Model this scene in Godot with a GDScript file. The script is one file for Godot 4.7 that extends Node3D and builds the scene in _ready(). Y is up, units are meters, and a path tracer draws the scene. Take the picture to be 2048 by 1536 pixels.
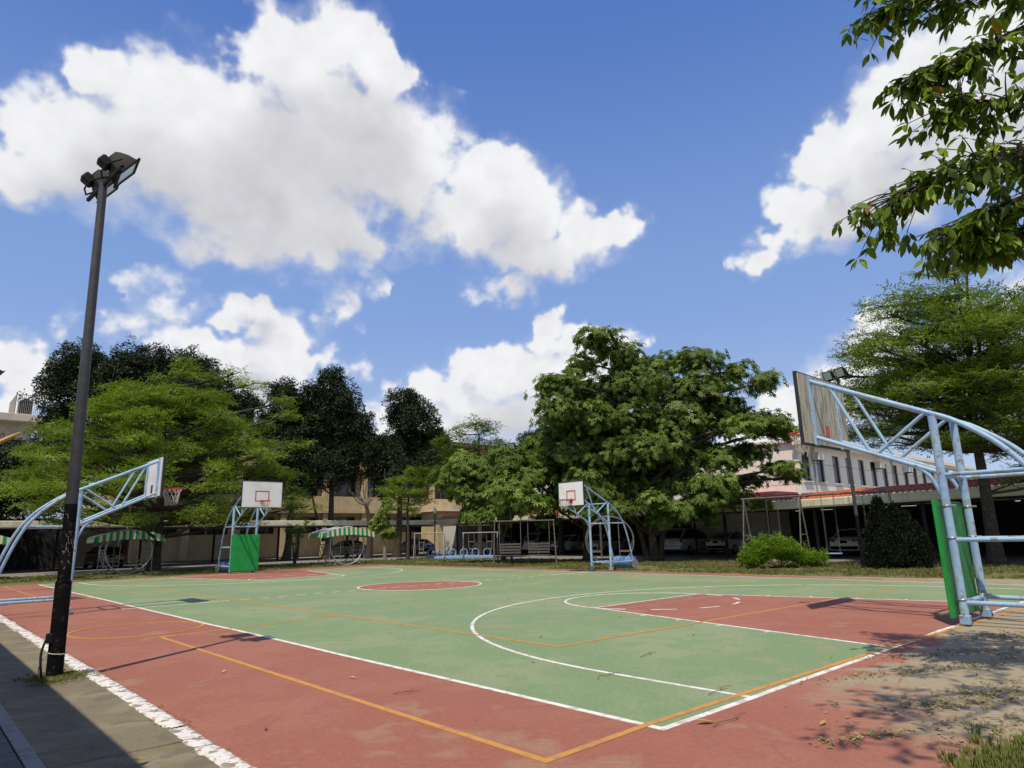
extends Node3D
# Outdoor sports court of a school: painted court with four hoops, playground strip, car shelters, buildings and trees.
# x runs along the near baseline, -z along the sideline, y up, metres.

const SUN_TO := Vector3(0.405, -0.883, -0.241)   # the way sunlight travels
const W := 15.479
const L := 28.668
const MID := 7.7395

var rng := RandomNumberGenerator.new()
var used_names := {}
var M := {}


# ---------------------------------------------------------------- mesh builder
class MB:
	var v := PackedVector3Array()
	var n := PackedVector3Array()
	var uv := PackedVector2Array()
	var col := PackedColorArray()
	var use_uv := false
	var use_col := false
	var c := Color.WHITE

	func tri(a: Vector3, b: Vector3, d: Vector3, na: Vector3, nb: Vector3, nd: Vector3, ua := Vector2.ZERO, ub := Vector2.ZERO, ud := Vector2.ZERO) -> void:
		if (b - a).cross(d - a).dot(na + nb + nd) > 0.0:
			v.append(a); v.append(d); v.append(b)
			n.append(na); n.append(nd); n.append(nb)
			if use_uv:
				uv.append(ua); uv.append(ud); uv.append(ub)
		else:
			v.append(a); v.append(b); v.append(d)
			n.append(na); n.append(nb); n.append(nd)
			if use_uv:
				uv.append(ua); uv.append(ub); uv.append(ud)
		if use_col:
			col.append(c); col.append(c); col.append(c)

	func flat(a: Vector3, b: Vector3, d: Vector3, toward: Vector3) -> void:
		var m := (b - a).cross(d - a).normalized()
		if m.dot(toward) < 0.0:
			m = -m
		tri(a, b, d, m, m, m)

	func quad(a: Vector3, b: Vector3, d: Vector3, e: Vector3, toward: Vector3, ua := Vector2.ZERO, ub := Vector2.RIGHT, ud := Vector2.ONE, ue := Vector2.DOWN) -> void:
		var m := (d - a).cross(e - b)
		if m.length_squared() < 1e-16:
			return
		m = m.normalized()
		if m.dot(toward) < 0.0:
			m = -m
		tri(a, b, d, m, m, m, ua, ub, ud)
		tri(a, d, e, m, m, m, ua, ud, ue)

	func box(at: Vector3, size: Vector3, turn := Basis.IDENTITY, bevel := 0.0) -> void:
		var h := size * 0.5
		var b := minf(bevel, minf(h.x, minf(h.y, h.z)) * 0.9)
		for ax in 3:
			var a1 := (ax + 1) % 3
			var a2 := (ax + 2) % 3
			for s in [-1.0, 1.0]:
				var p := []
				for k in 4:
					var q := Vector3.ZERO
					q[ax] = s * h[ax]
					q[a1] = (h[a1] - b) * (-1.0 if k == 0 or k == 3 else 1.0)
					q[a2] = (h[a2] - b) * (-1.0 if k < 2 else 1.0)
					p.append(at + turn * q)
				var d := Vector3.ZERO
				d[ax] = s
				quad(p[0], p[1], p[2], p[3], turn * d)
		if b <= 0.0:
			return
		for ax in 3:
			var a1 := (ax + 1) % 3
			var a2 := (ax + 2) % 3
			for s in [-1.0, 1.0]:
				for t in [-1.0, 1.0]:
					var p := []
					for k in 4:
						var q := Vector3.ZERO
						q[ax] = (h[ax] - b) * (-1.0 if k < 2 else 1.0)
						var first: bool = k == 0 or k == 3
						q[a1] = s * (h[a1] if first else h[a1] - b)
						q[a2] = t * (h[a2] - b if first else h[a2])
						p.append(at + turn * q)
					var d := Vector3.ZERO
					d[a1] = s
					d[a2] = t
					quad(p[0], p[1], p[2], p[3], turn * d)
		for sx in [-1.0, 1.0]:
			for sy in [-1.0, 1.0]:
				for sz in [-1.0, 1.0]:
					flat(at + turn * Vector3(sx * h.x, sy * (h.y - b), sz * (h.z - b)), at + turn * Vector3(sx * (h.x - b), sy * h.y, sz * (h.z - b)), at + turn * Vector3(sx * (h.x - b), sy * (h.y - b), sz * h.z), turn * Vector3(sx, sy, sz))

	func tube(p: Array, r0: float, r1 := -1.0, sides := 8, caps := true, radii := []) -> void:
		if r1 < 0.0:
			r1 = r0
		var count := p.size()
		var dirs := []
		for i in count:
			var d: Vector3 = (p[mini(i + 1, count - 1)] as Vector3) - (p[maxi(i - 1, 0)] as Vector3)
			dirs.append(d.normalized() if d.length_squared() > 1e-14 else Vector3.UP)
		var first: Vector3 = dirs[0]
		var side := first.cross(Vector3.UP if absf(first.y) < 0.9 else Vector3.RIGHT).normalized()
		var rings := []
		var norms := []
		var run := 0.0
		var runs := []
		for i in count:
			var d: Vector3 = dirs[i]
			side = (side - d * side.dot(d)).normalized()
			var up := d.cross(side)
			var f := float(i) / float(maxi(count - 1, 1))
			var r: float = radii[i] if radii.size() else lerpf(r0, r1, f)
			var ring := []
			var nn := []
			for k in sides:
				var a := TAU * k / sides
				var o := side * cos(a) + up * sin(a)
				nn.append(o)
				ring.append((p[i] as Vector3) + o * r)
			rings.append(ring)
			norms.append(nn)
			if i:
				run += (p[i] as Vector3).distance_to(p[i - 1])
			runs.append(run)
		for i in count - 1:
			for k in sides:
				var j := (k + 1) % sides
				var u0 := Vector2(float(k) / sides, runs[i])
				var u1 := Vector2(float(k + 1) / sides, runs[i])
				var u2 := Vector2(float(k + 1) / sides, runs[i + 1])
				var u3 := Vector2(float(k) / sides, runs[i + 1])
				tri(rings[i][k], rings[i][j], rings[i + 1][j], norms[i][k], norms[i][j], norms[i + 1][j], u0, u1, u2)
				tri(rings[i][k], rings[i + 1][j], rings[i + 1][k], norms[i][k], norms[i + 1][j], norms[i + 1][k], u0, u2, u3)
		if caps:
			for e in [0, count - 1]:
				var toward: Vector3 = -dirs[0] if e == 0 else dirs[count - 1]
				for k in sides:
					tri(p[e], rings[e][k], rings[e][(k + 1) % sides], toward, toward, toward)

	# rings of equal length joined by smooth quads, open or closed round
	func loft(rings: Array, closed := true, cap := true, smooth := true) -> void:
		var m: int = rings[0].size()
		var cnt := rings.size()
		var mids := []
		for r in rings:
			var mid := Vector3.ZERO
			for q in r:
				mid += q
			mids.append(mid / m)
		var norms := []
		for i in cnt:
			var nn := []
			for k in m:
				var along: Vector3 = (rings[mini(i + 1, cnt - 1)][k] as Vector3) - (rings[maxi(i - 1, 0)][k] as Vector3)
				var k1 := (k + 1) % m if closed else mini(k + 1, m - 1)
				var k0 := (k + m - 1) % m if closed else maxi(k - 1, 0)
				var round_: Vector3 = (rings[i][k1] as Vector3) - (rings[i][k0] as Vector3)
				var q := along.cross(round_)
				q = q.normalized() if q.length_squared() > 1e-14 else ((rings[i][k] as Vector3) - (mids[i] as Vector3)).normalized()
				if q.dot((rings[i][k] as Vector3) - (mids[i] as Vector3)) < 0.0:
					q = -q
				nn.append(q)
			norms.append(nn)
		for i in cnt - 1:
			for k in (m if closed else m - 1):
				var j := (k + 1) % m
				if smooth:
					tri(rings[i][k], rings[i][j], rings[i + 1][j], norms[i][k], norms[i][j], norms[i + 1][j])
					tri(rings[i][k], rings[i + 1][j], rings[i + 1][k], norms[i][k], norms[i + 1][j], norms[i + 1][k])
				else:
					quad(rings[i][k], rings[i][j], rings[i + 1][j], rings[i + 1][k], norms[i][k] + norms[i][j])
		if cap and closed:
			for e in [0, cnt - 1]:
				var d: Vector3 = (mids[0] as Vector3) - (mids[1] as Vector3) if e == 0 else (mids[cnt - 1] as Vector3) - (mids[cnt - 2] as Vector3)
				for k in m:
					flat(mids[e], rings[e][k], rings[e][(k + 1) % m], d)

	func disc_ring(at: Vector3, axis: Vector3, R: float, r: float, seg := 28, sides := 8, from := 0.0, to := TAU) -> void:
		var a := axis.normalized()
		var s := a.cross(Vector3.UP if absf(a.y) < 0.9 else Vector3.RIGHT).normalized()
		var u := a.cross(s)
		var pts := []
		for i in seg + 1:
			var t := lerpf(from, to, float(i) / seg)
			pts.append(at + (s * cos(t) + u * sin(t)) * R)
		tube(pts, r, r, sides, to - from < TAU - 0.01)

	func done() -> ArrayMesh:
		var arr := []
		arr.resize(Mesh.ARRAY_MAX)
		arr[Mesh.ARRAY_VERTEX] = v
		arr[Mesh.ARRAY_NORMAL] = n
		if use_uv:
			arr[Mesh.ARRAY_TEX_UV] = uv
		if use_col:
			arr[Mesh.ARRAY_COLOR] = col
		var out := ArrayMesh.new()
		out.add_surface_from_arrays(Mesh.PRIMITIVE_TRIANGLES, arr)
		return out


func mb() -> MB:
	return MB.new()


func numbered(called: String) -> String:
	if not used_names.has(called):
		used_names[called] = 0
		return called
	used_names[called] += 1
	return "%s_%03d" % [called, used_names[called]]


func tag(o: Node, label := "", category := "", group := "", kind := "") -> Node:
	if label:
		o.set_meta("label", label)
	if category:
		o.set_meta("category", category)
	if group:
		o.set_meta("group", group)
	if kind:
		o.set_meta("kind", kind)
	return o


func base(called: String, at: Vector3, turn := 0.0) -> Node3D:
	var o := Node3D.new()
	o.name = numbered(called)
	add_child(o)
	o.position = at
	o.rotation.y = turn
	return o


func put(called: String, mesh: Mesh, material: Material, parent: Node = null) -> MeshInstance3D:
	var o := MeshInstance3D.new()
	if parent == null:
		o.name = numbered(called)
		add_child(o)
	else:
		var k := 0
		var nm := called
		while parent.has_node(NodePath(nm)):
			k += 1
			nm = "%s_%03d" % [called, k]
		o.name = nm
		parent.add_child(o)
	o.mesh = mesh
	o.material_override = material
	return o


# fast numbering for parts that come in long rows
func piece(called: String, k: int, mesh: Mesh, material: Material, parent: Node, at := Transform3D.IDENTITY) -> MeshInstance3D:
	var o := MeshInstance3D.new()
	o.name = called if k == 0 else "%s_%03d" % [called, k]
	parent.add_child(o)
	o.mesh = mesh
	o.material_override = material
	o.transform = at
	return o


func many(called: String, mesh: Mesh, material: Material, where: Array, tints: Array, parent: Node) -> MultiMeshInstance3D:
	var mm := MultiMesh.new()
	mm.transform_format = MultiMesh.TRANSFORM_3D
	mm.use_colors = tints.size() > 0
	mm.mesh = mesh
	mm.instance_count = where.size()
	for i in where.size():
		mm.set_instance_transform(i, where[i])
		if tints.size():
			mm.set_instance_color(i, tints[i])
	var o := MultiMeshInstance3D.new()
	o.name = called if parent != self else numbered(called)
	o.multimesh = mm
	o.material_override = material
	o.set_meta("kind", "stuff")
	parent.add_child(o)
	return o


func copy(o: Node3D, called: String) -> Node3D:
	var c: Node3D = o.duplicate()
	c.name = numbered(called)
	add_child(c)
	return c


func spline(p: Array, steps := 4) -> Array:
	var out := []
	for i in p.size() - 1:
		var a: Vector3 = p[maxi(i - 1, 0)]
		var b: Vector3 = p[i]
		var c: Vector3 = p[i + 1]
		var d: Vector3 = p[mini(i + 2, p.size() - 1)]
		for k in steps:
			out.append(b.cubic_interpolate(c, a, d, float(k) / steps))
	out.append(p[p.size() - 1])
	return out


func rv(s := 1.0) -> Vector3:
	return Vector3(rng.randf_range(-s, s), rng.randf_range(-s, s), rng.randf_range(-s, s))


# ---------------------------------------------------------------- materials
func lin(r: float, g: float, b: float) -> Color:
	return Color(r, g, b).linear_to_srgb()


func noise(seed_: int, freq: float, octaves := 4, kind := FastNoiseLite.TYPE_SIMPLEX_SMOOTH) -> FastNoiseLite:
	var f := FastNoiseLite.new()
	f.seed = seed_
	f.noise_type = kind
	f.frequency = freq
	f.fractal_octaves = octaves
	f.fractal_type = FastNoiseLite.FRACTAL_FBM
	return f


func grey(seed_: int, freq: float, size: int, octaves := 4) -> PackedByteArray:
	var im := noise(seed_, freq, octaves).get_seamless_image(size, size)
	im.convert(Image.FORMAT_L8)
	return im.get_data()


# a tiling colour picture: base colour, then layers [colour, seed, frequency, octaves, from, to, strength, stretch_y]
func blotch(size: int, col: Color, layers: Array) -> ImageTexture:
	var out := PackedFloat32Array()
	out.resize(size * size * 3)
	for i in size * size:
		out[i * 3] = col.r
		out[i * 3 + 1] = col.g
		out[i * 3 + 2] = col.b
	for l in layers:
		var g := grey(l[1], l[2], size, l[3])
		var lc: Color = l[0]
		var lo: float = l[4]
		var hi: float = l[5]
		var st: float = l[6]
		var stretch: int = l[7] if l.size() > 7 else 1
		var lut := PackedFloat32Array()
		for q in 256:
			lut.append(smoothstep(lo, hi, q / 255.0) * st)
		for y in size:
			var row := (y / stretch) * size
			for x in size:
				var a := lut[g[row + x]]
				if a > 0.0:
					var i := (y * size + x) * 3
					out[i] += (lc.r - out[i]) * a
					out[i + 1] += (lc.g - out[i + 1]) * a
					out[i + 2] += (lc.b - out[i + 2]) * a
	var im := Image.create_from_data(size, size, false, Image.FORMAT_RGBF, out.to_byte_array())
	im.convert(Image.FORMAT_RGB8)
	return ImageTexture.create_from_image(im)


func mat(called: String, col: Color, rough := 0.7, metal := 0.0, spec := 0.4) -> StandardMaterial3D:
	var m := StandardMaterial3D.new()
	m.resource_name = called
	m.albedo_color = col
	m.roughness = rough
	m.metallic = metal
	m.metallic_specular = spec
	M[called] = m
	return m


func tri_tex(m: StandardMaterial3D, t: Texture2D, metres: float, world := true) -> StandardMaterial3D:
	m.albedo_color = Color.WHITE
	m.albedo_texture = t
	m.uv1_triplanar = true
	m.uv1_world_triplanar = world
	m.uv1_scale = Vector3.ONE / metres
	return m


func relief(m: StandardMaterial3D, seed_: int, freq: float, cm: float, size := 512, octaves := 5) -> StandardMaterial3D:
	var im := noise(seed_, freq, octaves).get_seamless_image(size, size)
	m.heightmap_enabled = true
	m.heightmap_texture = ImageTexture.create_from_image(im)
	m.heightmap_scale = cm
	return m


func leafy(called: String, back: Color, rough := 0.55) -> StandardMaterial3D:
	var m := mat(called, Color.WHITE, rough, 0.0, 0.35)
	m.vertex_color_use_as_albedo = true
	m.backlight_enabled = true
	m.backlight = back
	m.cull_mode = BaseMaterial3D.CULL_DISABLED
	return m


func materials() -> void:
	tri_tex(mat("concrete", Color.WHITE, 0.9), blotch(512, lin(0.2, 0.167, 0.108), [[lin(0.27, 0.23, 0.155), 3, 0.006, 4, 0.4, 0.75, 0.7], [lin(0.15, 0.13, 0.09), 4, 0.014, 5, 0.52, 0.8, 0.75], [lin(0.2, 0.19, 0.09), 5, 0.03, 4, 0.6, 0.8, 0.45], [lin(0.33, 0.3, 0.24), 6, 0.2, 3, 0.62, 0.8, 0.5]]), 2.6)
	relief(M.concrete, 7, 0.06, 0.5)
	tri_tex(mat("kerb_paint", Color.WHITE, 0.85), blotch(512, lin(0.78, 0.76, 0.71), [[lin(0.6, 0.57, 0.5), 11, 0.02, 4, 0.45, 0.8, 0.6], [lin(0.27, 0.235, 0.175), 12, 0.022, 6, 0.64, 0.67, 0.9], [lin(0.2, 0.17, 0.12), 13, 0.009, 6, 0.655, 0.68, 0.85]]), 1.1)
	relief(M.kerb_paint, 14, 0.05, 0.2)
	tri_tex(mat("road", Color.WHITE, 0.9), blotch(512, lin(0.22, 0.205, 0.18), [[lin(0.29, 0.27, 0.235), 21, 0.01, 4, 0.4, 0.8, 0.8], [lin(0.14, 0.13, 0.11), 22, 0.02, 5, 0.55, 0.8, 0.6]]), 5.0)
	tri_tex(mat("soil", Color.WHITE, 0.95), blotch(512, lin(0.2, 0.16, 0.1), [[lin(0.3, 0.25, 0.17), 31, 0.01, 4, 0.4, 0.8, 0.8], [lin(0.12, 0.12, 0.045), 32, 0.02, 5, 0.45, 0.7, 0.8]]), 4.0)
	tri_tex(mat("turf", Color.WHITE, 0.95), blotch(512, lin(0.15, 0.155, 0.05), [[lin(0.26, 0.22, 0.11), 33, 0.012, 5, 0.48, 0.72, 0.75], [lin(0.08, 0.11, 0.03), 34, 0.03, 5, 0.5, 0.75, 0.7], [lin(0.2, 0.2, 0.075), 35, 0.2, 3, 0.5, 0.75, 0.6]]), 3.2)
	relief(M.turf, 36, 0.12, 2.5)
	tri_tex(mat("floor_tile", Color.WHITE, 0.6), blotch(256, lin(0.06, 0.07, 0.085), [[lin(0.12, 0.125, 0.13), 41, 0.02, 4, 0.45, 0.8, 0.7], [lin(0.04, 0.045, 0.05), 42, 0.06, 4, 0.55, 0.8, 0.6]]), 0.9)
	tri_tex(mat("pale_tile", Color.WHITE, 0.7), blotch(256, lin(0.27, 0.275, 0.27), [[lin(0.17, 0.17, 0.16), 43, 0.02, 4, 0.45, 0.8, 0.7]]), 0.9)
	var steel := [[lin(0.2, 0.32, 0.6), 51, 0.006, 2, 0.55, 0.7, 0.55], [lin(0.42, 0.58, 0.71), 52, 0.012, 4, 0.45, 0.8, 0.6], [lin(0.33, 0.33, 0.32), 53, 0.011, 6, 0.69, 0.71, 0.8], [lin(0.22, 0.16, 0.12), 54, 0.012, 6, 0.75, 0.765, 0.85]]
	tri_tex(mat("blue_steel", Color.WHITE, 0.45, 0.0, 0.5), blotch(512, lin(0.32, 0.5, 0.67), steel), 2.0)
	tri_tex(mat("blue_drum", Color.WHITE, 0.5), blotch(256, lin(0.12, 0.26, 0.52), [[lin(0.2, 0.36, 0.62), 55, 0.02, 4, 0.45, 0.8, 0.7], [lin(0.12, 0.09, 0.07), 56, 0.03, 5, 0.64, 0.68, 0.9]]), 1.0)
	tri_tex(mat("blue_block", Color.WHITE, 0.75), blotch(256, lin(0.23, 0.42, 0.66), [[lin(0.32, 0.5, 0.7), 57, 0.02, 4, 0.45, 0.8, 0.7], [lin(0.26, 0.28, 0.28), 58, 0.03, 5, 0.62, 0.68, 0.7]]), 1.6)
	tri_tex(mat("grey_steel", Color.WHITE, 0.5, 0.2, 0.5), blotch(256, lin(0.36, 0.36, 0.35), [[lin(0.25, 0.24, 0.22), 61, 0.02, 4, 0.45, 0.75, 0.7], [lin(0.16, 0.09, 0.05), 62, 0.04, 5, 0.64, 0.7, 0.8]]), 0.9)
	tri_tex(mat("black_pole", Color.WHITE, 0.7, 0.0, 0.2), blotch(256, lin(0.007, 0.0065, 0.0065), [[lin(0.014, 0.013, 0.013), 63, 0.02, 4, 0.45, 0.8, 0.7], [lin(0.1, 0.095, 0.09), 64, 0.05, 5, 0.78, 0.8, 0.7]]), 1.2)
	tri_tex(mat("grey_pole", Color.WHITE, 0.5, 0.0, 0.5), blotch(256, lin(0.045, 0.045, 0.047), [[lin(0.07, 0.07, 0.072), 65, 0.02, 4, 0.45, 0.8, 0.7], [lin(0.025, 0.024, 0.024), 66, 0.05, 5, 0.65, 0.75, 0.6]]), 1.2)
	tri_tex(mat("dull_steel", Color.WHITE, 0.6, 0.0, 0.4), blotch(256, lin(0.16, 0.155, 0.15), [[lin(0.1, 0.09, 0.08), 67, 0.02, 4, 0.45, 0.75, 0.7], [lin(0.13, 0.08, 0.05), 68, 0.03, 5, 0.64, 0.7, 0.8]]), 0.9)
	mat("bright_steel", lin(0.52, 0.51, 0.49), 0.4, 0.2)
	mat("pale_scratch", lin(0.3, 0.29, 0.27), 0.8)
	mat("dark_metal", lin(0.016, 0.016, 0.017), 0.65, 0.0, 0.3)
	mat("bolt_metal", lin(0.5, 0.48, 0.45), 0.35, 0.8)
	var pane := mat("lamp_glass", lin(0.5, 0.6, 0.58), 0.12, 0.0, 0.7)
	pane.clearcoat_enabled = true
	mat("board_white", lin(0.8, 0.8, 0.79), 0.55)
	tri_tex(M.board_white, blotch(256, lin(0.82, 0.82, 0.8), [[lin(0.7, 0.69, 0.66), 71, 0.01, 5, 0.5, 0.8, 0.6]]), 2.0)
	tri_tex(mat("ply_back", Color.WHITE, 0.85), blotch(512, lin(0.48, 0.46, 0.37), [[lin(0.27, 0.245, 0.17), 72, 0.05, 4, 0.5, 0.68, 0.85, 12], [lin(0.17, 0.15, 0.105), 73, 0.03, 4, 0.62, 0.76, 0.7, 16], [lin(0.54, 0.52, 0.44), 74, 0.09, 3, 0.55, 0.8, 0.5, 10]]), 1.5)
	mat("board_frame", lin(0.03, 0.032, 0.04), 0.5)
	mat("rim_red", lin(0.52, 0.055, 0.03), 0.45)
	mat("mark_red", lin(0.5, 0.06, 0.06), 0.6)
	mat("net_cord", lin(0.5, 0.47, 0.38), 0.9)
	tri_tex(mat("pad_green", Color.WHITE, 0.5), blotch(256, lin(0.012, 0.30, 0.055), [[lin(0.02, 0.35, 0.075), 75, 0.012, 4, 0.4, 0.8, 0.7], [lin(0.012, 0.22, 0.045), 76, 0.03, 4, 0.6, 0.8, 0.5]]), 2.2)
	tri_tex(mat("pad_back", Color.WHITE, 0.6), blotch(256, lin(0.035, 0.21, 0.06), [[lin(0.05, 0.26, 0.075), 77, 0.012, 4, 0.4, 0.8, 0.7], [lin(0.03, 0.15, 0.05), 78, 0.03, 4, 0.6, 0.8, 0.6]]), 2.2)
	mat("canvas_green", lin(0.02, 0.25, 0.09), 0.85)
	mat("canvas_cream", lin(0.62, 0.57, 0.4), 0.85)
	mat("canvas_top", lin(0.55, 0.57, 0.56), 0.85)
	tri_tex(mat("fascia", Color.WHITE, 0.6), blotch(256, lin(0.76, 0.73, 0.5), [[lin(0.64, 0.62, 0.44), 81, 0.012, 4, 0.45, 0.8, 0.6], [lin(0.42, 0.4, 0.28), 82, 0.05, 4, 0.6, 0.8, 0.4, 4]]), 3.0)
	tri_tex(mat("roof_tile", Color.WHITE, 0.6), blotch(256, lin(0.56, 0.13, 0.045), [[lin(0.46, 0.1, 0.04), 83, 0.02, 4, 0.45, 0.8, 0.7], [lin(0.35, 0.12, 0.06), 84, 0.04, 4, 0.6, 0.8, 0.5]]), 1.6)
	mat("dark_red_metal", lin(0.33, 0.05, 0.05), 0.55)
	mat("shelter_dark", lin(0.035, 0.035, 0.035), 0.8)
	mat("shelter_beam", lin(0.16, 0.15, 0.14), 0.7)
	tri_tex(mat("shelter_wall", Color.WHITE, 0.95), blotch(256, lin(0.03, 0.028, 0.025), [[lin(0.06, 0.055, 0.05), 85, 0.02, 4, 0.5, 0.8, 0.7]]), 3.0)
	tri_tex(mat("cream_wall", Color.WHITE, 0.9), blotch(512, lin(0.57, 0.46, 0.26), [[lin(0.48, 0.38, 0.21), 86, 0.012, 5, 0.45, 0.8, 0.8], [lin(0.34, 0.28, 0.17), 87, 0.05, 4, 0.6, 0.82, 0.5, 5]]), 6.0)
	tri_tex(mat("tower_wall", Color.WHITE, 0.9), blotch(256, lin(0.7, 0.63, 0.51), [[lin(0.56, 0.5, 0.4), 88, 0.012, 5, 0.5, 0.8, 0.7]]), 6.0)
	tri_tex(mat("pale_wall", Color.WHITE, 0.85), blotch(512, lin(0.9, 0.84, 0.72), [[lin(0.84, 0.77, 0.64), 89, 0.01, 5, 0.45, 0.8, 0.8], [lin(0.66, 0.58, 0.49), 90, 0.04, 5, 0.6, 0.85, 0.4, 5]]), 5.0)
	mat("joint", lin(0.25, 0.21, 0.19), 0.9)
	mat("window_frame", lin(0.075, 0.05, 0.04), 0.5)
	mat("window_dark", lin(0.02, 0.022, 0.025), 0.15, 0.0, 0.6)
	mat("window_brown", lin(0.05, 0.035, 0.028), 0.2, 0.0, 0.5)
	mat("window_grey", lin(0.2, 0.2, 0.19), 0.2, 0.0, 0.6)
	mat("sill_white", lin(0.72, 0.68, 0.62), 0.8)
	mat("ac_white", lin(0.7, 0.68, 0.62), 0.5)
	mat("pipe_grey", lin(0.33, 0.31, 0.29), 0.6)
	tri_tex(mat("bark", Color.WHITE, 0.95), blotch(256, lin(0.07, 0.055, 0.04), [[lin(0.13, 0.11, 0.085), 91, 0.02, 5, 0.45, 0.75, 0.8], [lin(0.04, 0.033, 0.026), 92, 0.05, 5, 0.55, 0.75, 0.8]]), 0.9)
	relief(M.bark, 93, 0.05, 3.0, 256)
	tri_tex(mat("pale_bark", Color.WHITE, 0.95), blotch(256, lin(0.26, 0.22, 0.17), [[lin(0.36, 0.32, 0.26), 94, 0.02, 5, 0.45, 0.75, 0.8], [lin(0.12, 0.1, 0.075), 95, 0.05, 5, 0.55, 0.75, 0.7]]), 0.8)
	mat("twig", lin(0.14, 0.1, 0.06), 0.9)
	leafy("leaf_small", lin(0.72, 0.85, 0.16))
	leafy("leaf_broad", lin(0.52, 0.66, 0.13))
	leafy("leaf_dark", lin(0.2, 0.26, 0.06), 0.45)
	leafy("leaf_near", lin(0.65, 0.8, 0.12), 0.4)
	leafy("grass_blade", lin(0.4, 0.46, 0.12), 0.8)
	leafy("dry_leaf", lin(0.1, 0.06, 0.02), 0.8)
	mat("tyre", lin(0.02, 0.02, 0.02), 0.85)
	mat("wheel_rim", lin(0.4, 0.4, 0.41), 0.35, 0.7)
	var tint := mat("car_glass", lin(0.012, 0.014, 0.016), 0.08, 0.0, 0.6)
	tint.clearcoat_enabled = true
	mat("tail_red", lin(0.35, 0.02, 0.02), 0.25)
	mat("head_clear", lin(0.6, 0.6, 0.62), 0.15, 0.1)
	mat("plate_white", lin(0.6, 0.61, 0.6), 0.5)
	mat("plastic_black", lin(0.02, 0.02, 0.02), 0.6)
	for c in [["car_white", 0.72, 0.71, 0.68], ["car_silver", 0.4, 0.41, 0.43], ["car_dark", 0.02, 0.021, 0.024], ["car_champagne", 0.46, 0.43, 0.38]]:
		var p := mat(c[0], lin(c[1], c[2], c[3]), 0.3, 0.1, 0.5)
		p.clearcoat_enabled = true
		p.clearcoat_roughness = 0.08


# ---------------------------------------------------------------- sky: air and clouds, by direction (azimuth from -z towards +x, elevation; degrees)
const GW := 1440
const GH := 360
var cloud_field := PackedFloat32Array()
var n_edge: FastNoiseLite
var n_soft: FastNoiseLite
var n_warp: FastNoiseLite

func cloud_puff(az: float, el: float, ra: float, re: float, w: float) -> void:
	var x0 := int(floor((az - ra * 1.7) * 4.0))
	var x1 := int(ceil((az + ra * 1.7) * 4.0))
	var y0 := maxi(0, int(floor((el - re * 1.7) * 4.0)))
	var y1 := mini(GH - 1, int(ceil((el + re * 1.7) * 4.0)))
	for y in range(y0, y1 + 1):
		var dy := (y * 0.25 - el) / re
		for xx in range(x0, x1 + 1):
			var dx := (xx * 0.25 - az) / ra
			var q := w * (1.0 - dx * dx - dy * dy)
			var i := y * GW + posmod(xx, GW)
			var o := cloud_field[i]
			var h := clampf(0.5 + 0.5 * (q - o) / 0.35, 0.0, 1.0)
			cloud_field[i] = lerpf(o, q, h) + 0.35 * h * (1.0 - h)


func field_at(az: float, el: float) -> float:
	var fx := az * 4.0
	var fy := clampf(el * 4.0, 0.0, GH - 1.01)
	var ix := int(floor(fx))
	var iy := int(fy)
	var tx := fx - ix
	var ty := fy - iy
	ix = posmod(ix, GW)
	var jx := (ix + 1) % GW
	var r := iy * GW
	return lerpf(lerpf(cloud_field[r + ix], cloud_field[r + jx], tx), lerpf(cloud_field[r + GW + ix], cloud_field[r + GW + jx], tx), ty)


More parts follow.
